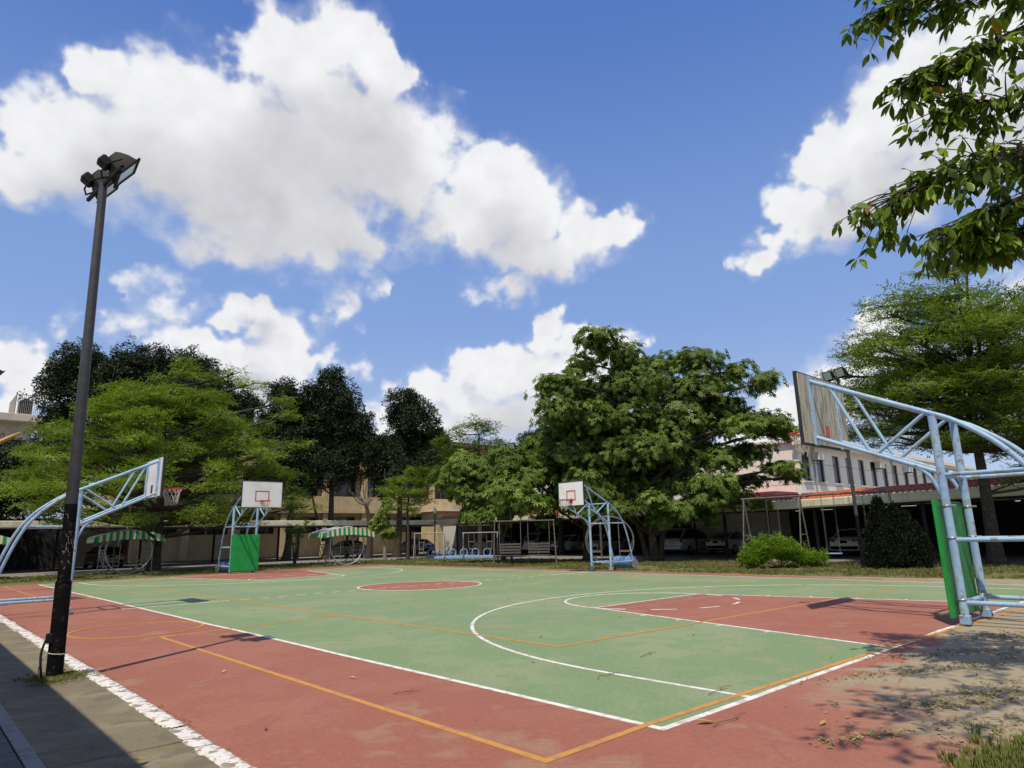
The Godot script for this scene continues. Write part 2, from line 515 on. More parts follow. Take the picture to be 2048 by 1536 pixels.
func sky_part(az0: float, az1: float, el_top: float, el_low: float, w: int, h: int) -> Image:
	var out := PackedFloat32Array()
	out.resize(w * h * 3)
	var i := 0
	for y in h:
		var el := lerpf(el_top, el_low, (y + 0.5) / h)
		var e := deg_to_rad(el)
		var ce := cos(e)
		var se := sin(e)
		# blue air, paler low down
		var t := clampf(el / 46.0, 0.0, 1.0)
		var air := AIR_LOW.lerp(AIR_MID, smoothstep(0.0, 0.42, t)).lerp(AIR_TOP, smoothstep(0.28, 1.0, t))
		if el > 46.0:
			air = air.lerp(AIR_ZENITH, clampf((el - 46.0) / 44.0, 0.0, 1.0))
		for x in w:
			var az := lerpf(az0, az1, (x + 0.5) / w)
			var r := air.x
			var g := air.y
			var b := air.z
			var f0 := field_at(az, el)
			if f0 > -1.35:
				var a := deg_to_rad(az)
				var px := sin(a) * ce * 60.0
				var pz := -cos(a) * ce * 60.0
				var py := se * 60.0
				var w1 := n_warp.get_noise_3d(px, py, pz)
				var w2 := n_warp.get_noise_3d(px + 90.0, py, pz + 40.0)
				var waz := az + w1 * 2.6
				var wel := el + w2 * 1.8
				var f := field_at(waz, wel)
				var n := n_edge.get_noise_3d(px, py * 1.15, pz)
				var soft := n_soft.get_noise_3d(px, py, pz)
				# thin veil of shreds round the heaps
				var veil := smoothstep(-0.75, 0.35, f + 0.55 * soft + 0.5 * n) * (0.16 + 0.3 * clampf(soft + n * 0.8 + 0.1, 0.0, 1.0))
				r = lerpf(r, 0.72, veil)
				g = lerpf(g, 0.75, veil)
				b = lerpf(b, 0.82, veil)
				var c := f + 1.0 * n * clampf(1.2 - f * 1.15, 0.12, 1.2) + 0.12
				if c > -0.25:
					# the tops end crisply, the undersides and thin shreds trail off
					var over := field_at(waz - 0.5, wel + 2.4)
					var higher := field_at(az - 0.8, el + 5.5)
					var wide := 0.42 + 1.35 * clampf(over - f + 0.05, 0.0, 0.9) + 0.6 * clampf(soft + 0.12, 0.0, 1.0) + 0.5 * clampf(0.35 - maxf(f, over), 0.0, 0.35)
					var al := smoothstep(-0.1, wide, c)
					al *= clampf(0.75 + maxf(f, over) * 0.7, 0.4, 1.0)
					var shade := smoothstep(0.0, 1.5, 0.62 * clampf(over, -0.6, 1.1) + 0.55 * clampf(higher, -0.6, 1.0) + 0.45 * soft + 0.3 * n + 0.16)
					var lum := lerpf(0.88, 0.62, shade) + 0.1 * n
					lum = clampf(lum, 0.4, 0.93)
					var warm := 1.0 - shade * 0.03
					r = lerpf(r, lum * warm, al)
					g = lerpf(g, lum * (warm + 0.005), al)
					b = lerpf(b, lum * 1.03, al)
			out[i] = r
			out[i + 1] = g
			out[i + 2] = b
			i += 3
	return Image.create_from_data(w, h, false, Image.FORMAT_RGBF, out.to_byte_array())


const AIR_LOW := Vector3(0.50, 0.62, 0.82)
const AIR_MID := Vector3(0.245, 0.39, 0.73)
const AIR_TOP := Vector3(0.088, 0.19, 0.53)
const AIR_ZENITH := Vector3(0.05, 0.12, 0.4)

# the clouds of the photograph: azimuth, elevation, half width, half height, weight
const CLOUDS: Array[float] = [
	23.4, 35.7, 5.3, 3.1, 0.90,
	28.4, 35.3, 5.1, 2.9, 0.90,
	73.6, 26.1, 3.1, 2.4, 0.90,
	36.1, 27.3, 2.8, 2.4, 0.60,
	7.3, 32.9, 2.7, 2.4, 1.00,
	12.2, 31.6, 6.2, 2.9, 1.00,
	21.0, 37.6, 4.4, 3.3, 1.00,
	26.8, 39.6, 5.1, 2.8, 1.00,
	31.0, 37.3, 2.4, 3.4, 0.80,
	17.0, 30.3, 11.8, 6.1, 1.10,
	27.7, 32.2, 8.1, 5.6, 1.10,
	7.3, 28.1, 6.2, 3.7, 1.00,
	3.8, 25.8, 3.5, 1.9, 0.80,
	21.5, 26.1, 10.3, 4.0, 1.00,
	18.8, 23.1, 4.7, 1.9, 0.70,
	25.4, 24.6, 6.0, 2.4, 0.80,
	32.3, 30.3, 5.1, 3.5, 1.00,
	2.7, 28.6, 2.0, 0.7, 0.30,
	36.1, 32.8, 1.9, 2.3, 0.30,
	41.1, 30.5, 4.5, 3.1, 1.00,
	42.2, 27.3, 5.6, 3.9, 1.00,
	44.7, 23.7, 4.6, 2.5, 0.90,
	49.6, 25.3, 3.4, 2.0, 0.80,
	52.1, 25.3, 2.8, 1.9, 0.80,
	42.5, 21.1, 3.2, 0.8, 0.36,
	64.6, 21.9, 1.8, 1.6, 0.70,
	67.7, 24.5, 2.5, 2.8, 0.90,
	70.9, 27.9, 2.8, 3.2, 1.00,
	74.8, 29.0, 3.6, 3.7, 1.00,
	78.4, 31.0, 4.2, 3.2, 1.00,
	81.2, 27.0, 4.4, 5.4, 1.10,
	75.5, 24.5, 3.7, 2.8, 0.80,
	82.9, 32.2, 4.4, 3.5, 1.00,
	71.1, 24.2, 3.3, 2.2, 0.80,
	86.4, 25.3, 4.0, 5.9, 1.10,
	20.0, 17.9, 1.9, 1.7, 1.00,
	22.5, 16.3, 2.7, 1.9, 1.00,
	20.2, 14.5, 5.0, 1.6, 1.00,
	16.4, 15.3, 3.3, 1.5, 0.80,
	24.2, 14.7, 2.4, 2.5, 0.80,
	14.3, 18.2, 1.8, 0.8, 0.30,
	12.7, 16.3, 3.1, 0.9, 0.33,
	21.1, 12.3, 5.8, 1.8, 0.80,
	46.5, 17.5, 1.9, 1.8, 1.00,
	50.0, 16.0, 2.9, 1.8, 1.00,
	39.7, 14.0, 3.8, 1.9, 1.00,
	44.1, 14.4, 4.9, 2.4, 1.00,
	35.7, 12.5, 3.3, 1.9, 0.90,
	41.4, 10.7, 8.7, 2.8, 0.90,
	48.1, 13.1, 5.3, 3.0, 1.00,
	52.6, 15.4, 1.7, 1.7, 0.80,
	34.8, 9.1, 5.6, 1.9, 0.70,
	73.1, 15.4, 1.7, 1.4, 0.90,
	72.1, 13.3, 2.7, 1.7, 0.90,
	67.2, 11.0, 2.2, 1.1, 0.90,
	64.8, 9.6, 3.0, 1.6, 0.80,
	69.9, 9.7, 4.5, 2.9, 0.90,
	64.5, 7.4, 4.5, 2.4, 0.80,
	76.6, 10.3, 4.2, 3.2, 0.80,
	79.9, 14.1, 2.3, 2.1, 0.36,
	4.6, 12.8, 1.7, 1.5, 0.90,
	6.0, 10.9, 2.3, 2.4, 0.90,
	4.3, 8.3, 2.2, 3.0, 0.90,
	30.1, 21.3, 0.7, 0.9, 0.33,
	27.5, 19.3, 1.2, 1.3, 0.30,
	6.4, 16.1, 0.5, 1.0, 0.24,
	12.4, 19.8, 2.1, 0.5, 0.18,
	33.3, 25.6, 2.7, 1.6, 0.30,
	29.2, 14.8, 0.9, 0.9, 0.24,
	55.5, 8.5, 5.0, 1.7, 0.30,
	11.7, 9.5, 3.9, 1.9, 0.36]


func sky_picture() -> Texture2D:
	cloud_field.resize(GW * GH)
	cloud_field.fill(-1.5)
	n_edge = noise(5, 0.26, 7)
	n_edge.fractal_gain = 0.57
	n_soft = noise(9, 0.13, 4)
	n_warp = noise(21, 0.22, 4)
	for k in CLOUDS.size() / 5:
		cloud_puff(CLOUDS[k * 5], CLOUDS[k * 5 + 1], CLOUDS[k * 5 + 2], CLOUDS[k * 5 + 3], CLOUDS[k * 5 + 4])
	var r := RandomNumberGenerator.new()
	r.seed = 77
	# the same kind of clouds all the way round
	for k in 24:
		var az := 102.0 + 248.0 * (k + r.randf()) / 24.0
		var el := r.randf_range(5.0, 46.0)
		var big := r.randf_range(0.6, 1.6)
		for j in 7:
			cloud_puff(az + r.randf_range(-9, 9) * big, el + r.randf_range(-2.5, 3.5) * big, r.randf_range(3, 7) * big, r.randf_range(2, 4) * big, r.randf_range(0.7, 1.1))
	var whole := Image.create_empty(1024, 512, false, Image.FORMAT_RGBF)
	whole.fill(Color(0.3, 0.3, 0.28))
	whole.blit_rect(sky_part(0.0, 360.0, 90.0, 0.0, 1024, 256), Rect2i(0, 0, 1024, 256), Vector2i.ZERO)
	whole.resize(4096, 2048, Image.INTERPOLATE_BILINEAR)
	var x1 := 1080
	var y0 := 320
	whole.blit_rect(sky_part(0.0, x1 * 360.0 / 4096.0, 90.0 - y0 * 180.0 / 2048.0, 0.0, x1, 1024 - y0), Rect2i(0, 0, x1, 1024 - y0), Vector2i(0, y0))
	return ImageTexture.create_from_image(whole)


func view_and_light() -> void:
	var cam := Camera3D.new()
	cam.name = "camera"
	add_child(cam)
	cam.transform = Transform3D(Basis(Vector3.UP, -0.7414) * Basis(Vector3.RIGHT, 0.2264) * Basis(Vector3.BACK, -0.0236), Vector3(-4.2693, 1.3836, 3.1369))
	cam.fov = 60.23
	cam.near = 0.05
	cam.far = 900.0
	cam.current = true
	var env := Environment.new()
	env.background_mode = Environment.BG_SKY
	env.sky = Sky.new()
	var sm := PanoramaSkyMaterial.new()
	sm.panorama = sky_picture()
	env.sky.sky_material = sm
	env.background_energy_multiplier = 1.0
	env.tonemap_mode = Environment.TONE_MAPPER_LINEAR
	env.tonemap_exposure = 1.0
	env.sdfgi_enabled = true
	env.ssao_enabled = true
	env.ssil_enabled = true
	var we := WorldEnvironment.new()
	we.name = "world"
	we.environment = env
	add_child(we)
	var sun := DirectionalLight3D.new()
	sun.name = "sun"
	sun.light_energy = 1.25
	sun.light_color = Color(1.0, 0.955, 0.88)
	sun.light_angular_distance = 0.53
	sun.shadow_enabled = true
	add_child(sun)
	sun.basis = Basis.looking_at(SUN_TO, Vector3.UP)


# ---------------------------------------------------------------- ground and court
func sheet(called: String, pts: Array, y: float, m: Material, parent: Node = null, uvs := false) -> MeshInstance3D:
	var poly := PackedVector2Array()
	for p in pts:
		poly.append(p)
	var idx := Geometry2D.triangulate_polygon(poly)
	var b := mb()
	b.use_uv = uvs
	for i in idx.size() / 3:
		var q := []
		var u := []
		for k in 3:
			var p := poly[idx[i * 3 + k]]
			q.append(Vector3(p.x, y, p.y))
			u.append(court_uv(p))
		b.tri(q[0], q[1], q[2], Vector3.UP, Vector3.UP, Vector3.UP, u[0], u[1], u[2])
	return put(called, b.done(), m, parent)


func court_uv(p: Vector2) -> Vector2:
	return Vector2((p.x + 2.6) / 20.0, (p.y + 33.0) / 40.0)


# a painted strip along a polyline, as one flat sheet
func strip(p: Array, width: float, y: float, closed := false) -> ArrayMesh:
	var b := mb()
	b.use_uv = true
	var cnt := p.size()
	var lft := []
	var rgt := []
	for i in cnt:
		var a: Vector2 = p[(i + cnt - 1) % cnt] if closed else p[maxi(i - 1, 0)]
		var c: Vector2 = p[(i + 1) % cnt] if closed else p[mini(i + 1, cnt - 1)]
		var q: Vector2 = p[i]
		var d1 := (q - a).normalized() if q != a else (c - q).normalized()
		var d2 := (c - q).normalized() if c != q else d1
		var nn := Vector2(-d1.y, d1.x) + Vector2(-d2.y, d2.x)
		nn = nn / maxf(nn.length_squared() * 0.5, 0.2)
		lft.append(q + nn * width * 0.5)
		rgt.append(q - nn * width * 0.5)
	for i in (cnt if closed else cnt - 1):
		var j := (i + 1) % cnt
		var q := [lft[i], lft[j], rgt[j], rgt[i]]
		var w := []
		for k in q:
			w.append(Vector3(k.x, y, k.y))
		b.quad(w[0], w[1], w[2], w[3], Vector3.UP, court_uv(q[0]), court_uv(q[1]), court_uv(q[2]), court_uv(q[3]))
		# the paint's own thin edge
		var dn := Vector3(0, -y, 0)
		b.quad(w[0], w[1], w[1] + dn, w[0] + dn, w[0] - w[3])
		b.quad(w[3], w[2], w[2] + dn, w[3] + dn, w[3] - w[0])
	return b.done()


func arc(c: Vector2, r: float, a0: float, a1: float, seg := 40) -> Array:
	var out := []
	for i in seg + 1:
		var a := lerpf(a0, a1, float(i) / seg)
		out.append(c + Vector2(cos(a), sin(a)) * r)
	return out


# one picture over the whole court: paint, fading, dust and drifted sand
func court_picture(paint: Color, pale: Color, deep: Color, sand: bool) -> ImageTexture:
	var w := 1024
	var h := 2048
	var big := noise(101 if sand else 102, 0.006, 5).get_image(w, h)
	var mid := noise(103 if sand else 104, 0.035, 5).get_image(w, h)
	var fine := noise(105, 0.35, 2).get_image(w, h)
	for q in [big, mid, fine]:
		q.convert(Image.FORMAT_L8)
	var gb := big.get_data()
	var gm := mid.get_data()
	var gf := fine.get_data()
	var out := PackedByteArray()
	out.resize(w * h * 3)
	var dust := Color(0.66, 0.58, 0.46)
	var dirt := Color(0.62, 0.57, 0.47)
	var i := 0
	for y in h:
		var z := (y + 0.5) / h * 40.0 - 33.0
		for x in w:
			var px := (x + 0.5) / w * 20.0 - 2.6
			var k := y * w + x
			var b := gb[k] / 255.0
			var m := gm[k] / 255.0
			var f := gf[k] / 255.0 - 0.5
			var a := smoothstep(0.35, 0.75, b) * (0.4 if sand else 0.65)
			var r := lerpf(paint.r, pale.r, a)
			var g := lerpf(paint.g, pale.g, a)
			var bl := lerpf(paint.b, pale.b, a)
			a = smoothstep(0.5, 0.75, m) * (0.35 if sand else 0.45)
			r = lerpf(r, deep.r, a)
			g = lerpf(g, deep.g, a)
			bl = lerpf(bl, deep.b, a)
			a = smoothstep(0.62, 0.8, m * 0.55 + (1.0 - b) * 0.5) * 0.45
			if sand:
				if z > 0.0:
					a = maxf(a, smoothstep(-0.65, 0.6, (px - 1.95) * 0.6 + (z - 0.8) * 0.5 + (m - 0.5) * 1.0 + (b - 0.5) * 0.8) * smoothstep(0.03, 0.4, z + (m - 0.5) * 0.8 + clampf(px - 5.0, 0.0, 2.0) * 0.2))
				if px > 15.4:
					a = maxf(a, smoothstep(0.0, 1.0, (px - 15.7) * 0.7 + (z + 6.5) * 0.13 + (m - 0.5) * 1.0))
			var q := dirt if a > 0.5 and sand else dust
			if a > 0.0:
				r = lerpf(r, q.r, a)
				g = lerpf(g, q.g, a)
				bl = lerpf(bl, q.b, a)
			var s := 1.0 + f * 0.14
			out[i] = clampi(int(r * s * 255.0), 0, 255)
			out[i + 1] = clampi(int(g * s * 255.0), 0, 255)
			out[i + 2] = clampi(int(bl * s * 255.0), 0, 255)
			i += 3
	# scuffs: short pale and dark rubs that wander over the paint
	var r2 := RandomNumberGenerator.new()
	r2.seed = 3 if sand else 4
	for k in 900:
		var x := r2.randf_range(0, w)
		var y := r2.randf_range(0, h)
		var a := r2.randf() * TAU
		var len := r2.randi_range(6, 60)
		var st := r2.randf_range(0.05, 0.22)
		var light := r2.randf() < 0.7
		for j in len:
			a += r2.randf_range(-0.12, 0.12)
			x += cos(a)
			y += sin(a)
			if r2.randf() < 0.3 or x < 0 or y < 0 or x >= w or y >= h:
				continue
			var o := (int(y) * w + int(x)) * 3
			var t := st * sin(PI * j / len)
			for q in 3:
				out[o + q] = int(lerpf(out[o + q], [175, 165, 145][q] if light else 60, t))
	return ImageTexture.create_from_image(Image.create_from_data(w, h, false, Image.FORMAT_RGB8, out))


func ground() -> void:
	var far := 420.0
	tag(sheet("ground", [Vector2(-far, -far), Vector2(far, -far), Vector2(far, far), Vector2(-far, far)], -0.06, M.soil), "", "", "", "structure")
	# service road in front of the car shelters, one bent sheet of concrete
	tag(sheet("service_road", [Vector2(-60, -37.6), Vector2(-5, -38.0), Vector2(13, -38.6), Vector2(22.6, -37.5), Vector2(24.6, -30), Vector2(24.9, -14), Vector2(24.4, -8.5), Vector2(24.8, -4), Vector2(25, 8), Vector2(25, 40), Vector2(60, 40), Vector2(60, -70), Vector2(-60, -70)], -0.05, M.road), "", "", "", "structure")
	tag(sheet("grass_verge", [Vector2(-40, -38.2), Vector2(-5, -38.6), Vector2(13, -39.2), Vector2(23.0, -38.0), Vector2(25.0, -30), Vector2(25.3, -14), Vector2(24.8, -8.5), Vector2(25.1, -4), Vector2(25.3, 30), Vector2(16.0, 30), Vector2(16.0, -28), Vector2(12.0, -30.2), Vector2(-3.0, -28.0), Vector2(-40, -28.0)], -0.02, M.turf), "", "", "", "structure")

	var red := mat("red_paint", Color.WHITE, 0.8, 0.0, 0.3)
	red.albedo_texture = court_picture(Color(0.61, 0.395, 0.33), Color(0.66, 0.475, 0.4), Color(0.57, 0.35, 0.295), true)
	var green := mat("green_paint", Color.WHITE, 0.8, 0.0, 0.3)
	green.albedo_texture = court_picture(Color(0.49, 0.575, 0.415), Color(0.59, 0.61, 0.475), Color(0.43, 0.56, 0.395), false)
	var white := mat("white_paint", Color.WHITE, 0.75, 0.0, 0.3)
	tri_tex(white, blotch(256, lin(0.8, 0.78, 0.73), [[lin(0.62, 0.58, 0.5), 111, 0.02, 5, 0.5, 0.75, 0.7], [lin(0.45, 0.36, 0.3), 112, 0.035, 6, 0.62, 0.7, 0.6]]), 1.7)
	var orange := mat("orange_paint", Color.WHITE, 0.75, 0.0, 0.3)
	tri_tex(orange, blotch(256, lin(0.57, 0.285, 0.075), [[lin(0.5, 0.25, 0.09), 113, 0.02, 5, 0.5, 0.75, 0.7], [lin(0.4, 0.22, 0.13), 114, 0.035, 6, 0.58, 0.7, 0.7]]), 1.7)
	var faint := mat("orange_worn", lin(0.5, 0.31, 0.12), 0.8)
	var blue := mat("blue_worn", lin(0.17, 0.3, 0.34), 0.8)

	var court := base("sports_court", Vector3.ZERO)
	tag(court, "", "", "", "structure")
	# red run-off with an uneven outer edge
	var edge := []
	var nz := noise(120, 0.35, 3)
	for k in 61:
		var x := lerpf(-2.5, 17.0, k / 60.0)
		edge.append(Vector2(x, lerpf(-29.35, -31.2, smoothstep(0.0, 13.0, x)) + nz.get_noise_2d(x, 3.0) * 0.25))
	for k in range(1, 80):
		var z := lerpf(-31.2, 6.9, k / 80.0)
		edge.append(Vector2(16.55 + 0.8 * smoothstep(-6.0, -1.0, z) + nz.get_noise_2d(9.0, z) * 0.35, z))
	edge.append(Vector2(17.3, 6.9))
	edge.append(Vector2(-2.5, 6.9))
	sheet("red_surface", edge, 0.0, red, court, true)
	sheet("green_surface", [Vector2(0, 0), Vector2(W, 0), Vector2(W, -L), Vector2(0, -L)], 0.0012, green, court, true)
	var key_w := 3.1
	sheet("red_key", [Vector2(MID - key_w, -0.01), Vector2(MID + key_w, -0.01), Vector2(MID + 1.8, -5.8), Vector2(MID - 1.8, -5.8)], 0.0024, red, court, true)
	sheet("red_key", [Vector2(MID - key_w, -L + 0.01), Vector2(MID + key_w, -L + 0.01), Vector2(MID + 1.8, -L + 5.8), Vector2(MID - 1.8, -L + 5.8)], 0.0024, red, court, true)
	sheet("red_circle", arc(Vector2(MID, -L / 2), 1.82, 0, TAU * 47.0 / 48.0, 47), 0.0024, red, court, true)

	var lw := 0.055
	var y1 := 0.012
	var line := func(p: Array, m: Material, width := 0.055, closed := false, y := 0.0036, called := "white_line") -> void:
		put(called, strip(p, width, y, closed), m, court)
	# the outline wavers slightly, as a hand-masked line does
	var wob := noise(130, 0.5, 2)
	var out_line := []
	var corners := [Vector2(0.03, -0.03), Vector2(W - 0.03, -0.03), Vector2(W - 0.03, -L + 0.03), Vector2(0.03, -L + 0.03)]
	for c in 4:
		var a: Vector2 = corners[c]
		var b: Vector2 = corners[(c + 1) % 4]
		for k in 24:
			var p := a.lerp(b, k / 24.0)
			if k > 0:
				p += Vector2(wob.get_noise_2d(p.x * 2.0, p.y * 2.0), wob.get_noise_2d(p.x * 2.0 + 40.0, p.y * 2.0)) * 0.02
			out_line.append(p)
	line.call(out_line, white, 0.062, true)
	var zm := -L / 2
	line.call([Vector2(-0.32, zm + 0.02), Vector2(2.05, zm)], white)
	line.call([Vector2(13.4, zm), Vector2(W, zm)], white)
	var x := 2.3
	while x < 13.3:
		line.call([Vector2(x, zm), Vector2(x + 0.26, zm)], white)
		x += 0.5
	line.call(arc(Vector2(MID, zm), 1.85, 0, TAU * 63.0 / 64.0, 63), white, lw, true, 0.0048)
	line.call(arc(Vector2(MID, zm), 1.0, PI * 0.15, PI * 1.05, 24), orange, 0.04, false, 0.0048, "orange_line")
	for s in [1.0, -1.0]:
		# s = 1 the near end, -1 the far end
		var zz := func(v: float) -> float:
			return -v if s > 0 else -L + v
		var p := [Vector2(MID - 6.42, zz.call(0.05))]
		for k in 49:
			var a := PI - PI * k / 48.0
			p.append(Vector2(MID + cos(a) * 6.42, zz.call(1.575 + sin(a) * 6.42)))
		p.append(Vector2(MID + 6.42, zz.call(0.05)))
		line.call(p, white)
		line.call([Vector2(MID - key_w, zz.call(0.05)), Vector2(MID - 1.8, zz.call(5.8)), Vector2(MID + 1.8, zz.call(5.8)), Vector2(MID + key_w, zz.call(0.05))], white, lw, false, 0.0048)
		p = []
		for k in 25:
			var a := PI - PI * k / 24.0
			p.append(Vector2(MID + cos(a) * 1.8, zz.call(5.8 + sin(a) * 1.8)))
		line.call(p, white, lw, false, 0.006)
		for k in 6:
			p = []
			for j in 5:
				var a := PI + PI * (k + 0.22 + 0.5 * j / 4.0) / 6.0
				p.append(Vector2(MID + cos(a) * 1.8, zz.call(5.8 + sin(a) * 1.8)))
			line.call(p, white, lw, false, 0.006)
		for e in [-1.0, 1.0]:
			for d in [1.75, 2.6, 3.45, 4.3]:
				var kx: float = MID + e * (lerpf(key_w, 1.8, d / 5.8))
				line.call([Vector2(kx + e * 0.03, zz.call(d)), Vector2(kx + e * 0.17, zz.call(d + 0.03))], white, 0.05, false, 0.006)
	# volleyball and mini courts in orange, a worn one in blue
	var yo := 0.0068
	line.call([Vector2(-1.055, -L + 0.2), Vector2(-1.055, -20.2), Vector2(2.165, -19.8)], orange, 0.05, false, yo, "orange_line")
	line.call([Vector2(2.165, -8.87), Vector2(-1.056, -8.472), Vector2(-1.054, -0.14), Vector2(0.066, -0.172), Vector2(1.342, -0.148), Vector2(4.54, -0.075), Vector2(6.66, 0.04), Vector2(9.53, 0.19), Vector2(16.0, 0.45)], orange, 0.062, false, yo, "orange_line")
	line.call([Vector2(2.18, -25.6), Vector2(2.166, -3.131), Vector2(13.15, -2.776)], orange, 0.055, false, yo + 0.0012, "orange_line")
	line.call([Vector2(13.15, -2.85), Vector2(13.2, -25.6), Vector2(2.25, -25.6)], faint, 0.05, false, yo, "orange_line")
	for zc in [-9.86, -18.8]:
		line.call(arc(Vector2(-1.05, zc), 1.0, 0, TAU * 63.0 / 64.0, 63), orange, 0.05, true, yo + 0.0024, "orange_line")
	line.call([Vector2(3.35, -23.0), Vector2(3.344, -5.278), Vector2(12.2, -5.2)], blue, 0.03, false, 0.003, "blue_line")


func near_edge() -> void:
	# broken, white-painted kerb stones along the court
	var kerb := base("painted_kerb", Vector3(-2.48, 0, 0))
	tag(kerb, "low white painted kerb with flaking paint along the court edge by the black lamp pole", "kerb")
	rng.seed = 41
	var z := 6.0
	var k := 0
	while z > -32.0:
		var len := rng.randf_range(0.45, 1.15)
		var b := mb()
		var rings := []
		var h := rng.randf_range(0.02, 0.032)
		var seg := int(len / 0.07) + 2
		for i in seg:
			var t := float(i) / (seg - 1)
			var zz := -t * (len - 0.012)
			var j := func(s: float) -> float: return rng.randf_range(-s, s)
			var e := 0.012 if i == 0 or i == seg - 1 else 0.0
			rings.append([Vector3(-0.088 + j.call(0.012), -0.05, zz), Vector3(-0.084 + j.call(0.014), h - 0.014 - e, zz), Vector3(-0.06 + j.call(0.01), h - e + j.call(0.002), zz), Vector3(0.0, h - e + j.call(0.002), zz), Vector3(0.06 + j.call(0.01), h - e + j.call(0.002), zz), Vector3(0.084 + j.call(0.012), h - 0.016 - e, zz), Vector3(0.09, -0.05, zz)])
		b.loft(rings, false, false, true)
		piece("kerb_stone", k, b.done(), M.kerb_paint, kerb, Transform3D(Basis.IDENTITY, Vector3(rng.randf_range(-0.012, 0.012), 0, z)))
		k += 1
		z -= len
	var pave := base("pavement", Vector3.ZERO)
	tag(pave, "", "", "", "structure")
	z = 7.0
	k = 0
	while z > -34.0:
		var len := rng.randf_range(2.6, 3.4) if z > 0 or z < -8 else 2.9
		var b := mb()
		b.box(Vector3(0, -0.04, -len / 2), Vector3(0.86, 0.1, len - 0.012), Basis.IDENTITY, 0.006)
		piece("concrete_slab", k, b.done(), M.concrete, pave, Transform3D(Basis(Vector3.BACK, rng.randf_range(-0.004, 0.004)), Vector3(-2.94, 0.005 + rng.randf_range(-0.003, 0.003), z)))
		k += 1
		z -= len
	# tiled walk under the eaves: pale border stones, dark tiles between pale bands
	var walk := base("tiled_walkway", Vector3.ZERO)
	tag(walk, "", "", "", "structure")
	var cols := [[-3.42, 0.095, "pale_tile", 0.6], [-3.585, 0.215, "floor_tile", 0.3], [-3.718, 0.032, "pale_tile", 0.6], [-3.86, 0.235, "floor_tile", 0.3], [-4.03, 0.085, "pale_tile", 0.6], [-4.2, 0.235, "floor_tile", 0.3], [-4.335, 0.032, "pale_tile", 0.6]]
	var kk := {"pale_tile": 0, "floor_tile": 0}
	for c in cols:
		var shared := mb()
		shared.box(Vector3.ZERO, Vector3(c[1], 0.05, c[3] - 0.006), Basis.IDENTITY, 0.003)
		var mesh := shared.done()
		z = 1.2
		while z > -10.0:
			piece(c[2], kk[c[2]], mesh, M[c[2]], walk, Transform3D(Basis.IDENTITY, Vector3(c[0], 0.006 + rng.randf_range(-0.0015, 0.0015), z)))
			kk[c[2]] += 1
			z -= c[3]
	sheet("walk_bed", [Vector2(-6.6, 9), Vector2(-3.35, 9), Vector2(-3.35, -33), Vector2(-6.6, -33)], 0.002, M.concrete, walk)

	# the long low building whose eaves shade the walk
	var b2 := base("arcade_building", Vector3(-6.5, 0, -9.5))
	tag(b2, "low arcade building whose eaves shade the tiled walkway at the lower left", "building")
	var q := mb()
	q.box(Vector3(-0.1, 1.6, 0), Vector3(0.2, 3.2, 41))
	put("wall", q.done(), M.cream_wall, b2)
	q = mb()
	q.box(Vector3(0.885, 3.45, 0), Vector3(2.17, 0.22, 42.0), Basis.IDENTITY, 0.01)
	put("roof", q.done(), M.tower_wall, b2)
	for i in 9:
		q = mb()
		q.box(Vector3(1.7, 1.665, 20.0 - i * 5.0), Vector3(0.3, 3.33, 0.3), Basis.IDENTITY, 0.012)
		put("pillar", q.done(), M.cream_wall, b2)


# ---------------------------------------------------------------- hoops, lamps, playground
func one(m: Mesh, called: String, material: Material, parent: Node) -> MeshInstance3D:
	return put(called, m, material, parent)


func bar(p: Array, r: float, called: String, material: Material, parent: Node, sides := 10) -> MeshInstance3D:
	var b := mb()
	b.tube(p, r, r, sides)
	return put(called, b.done(), material, parent)


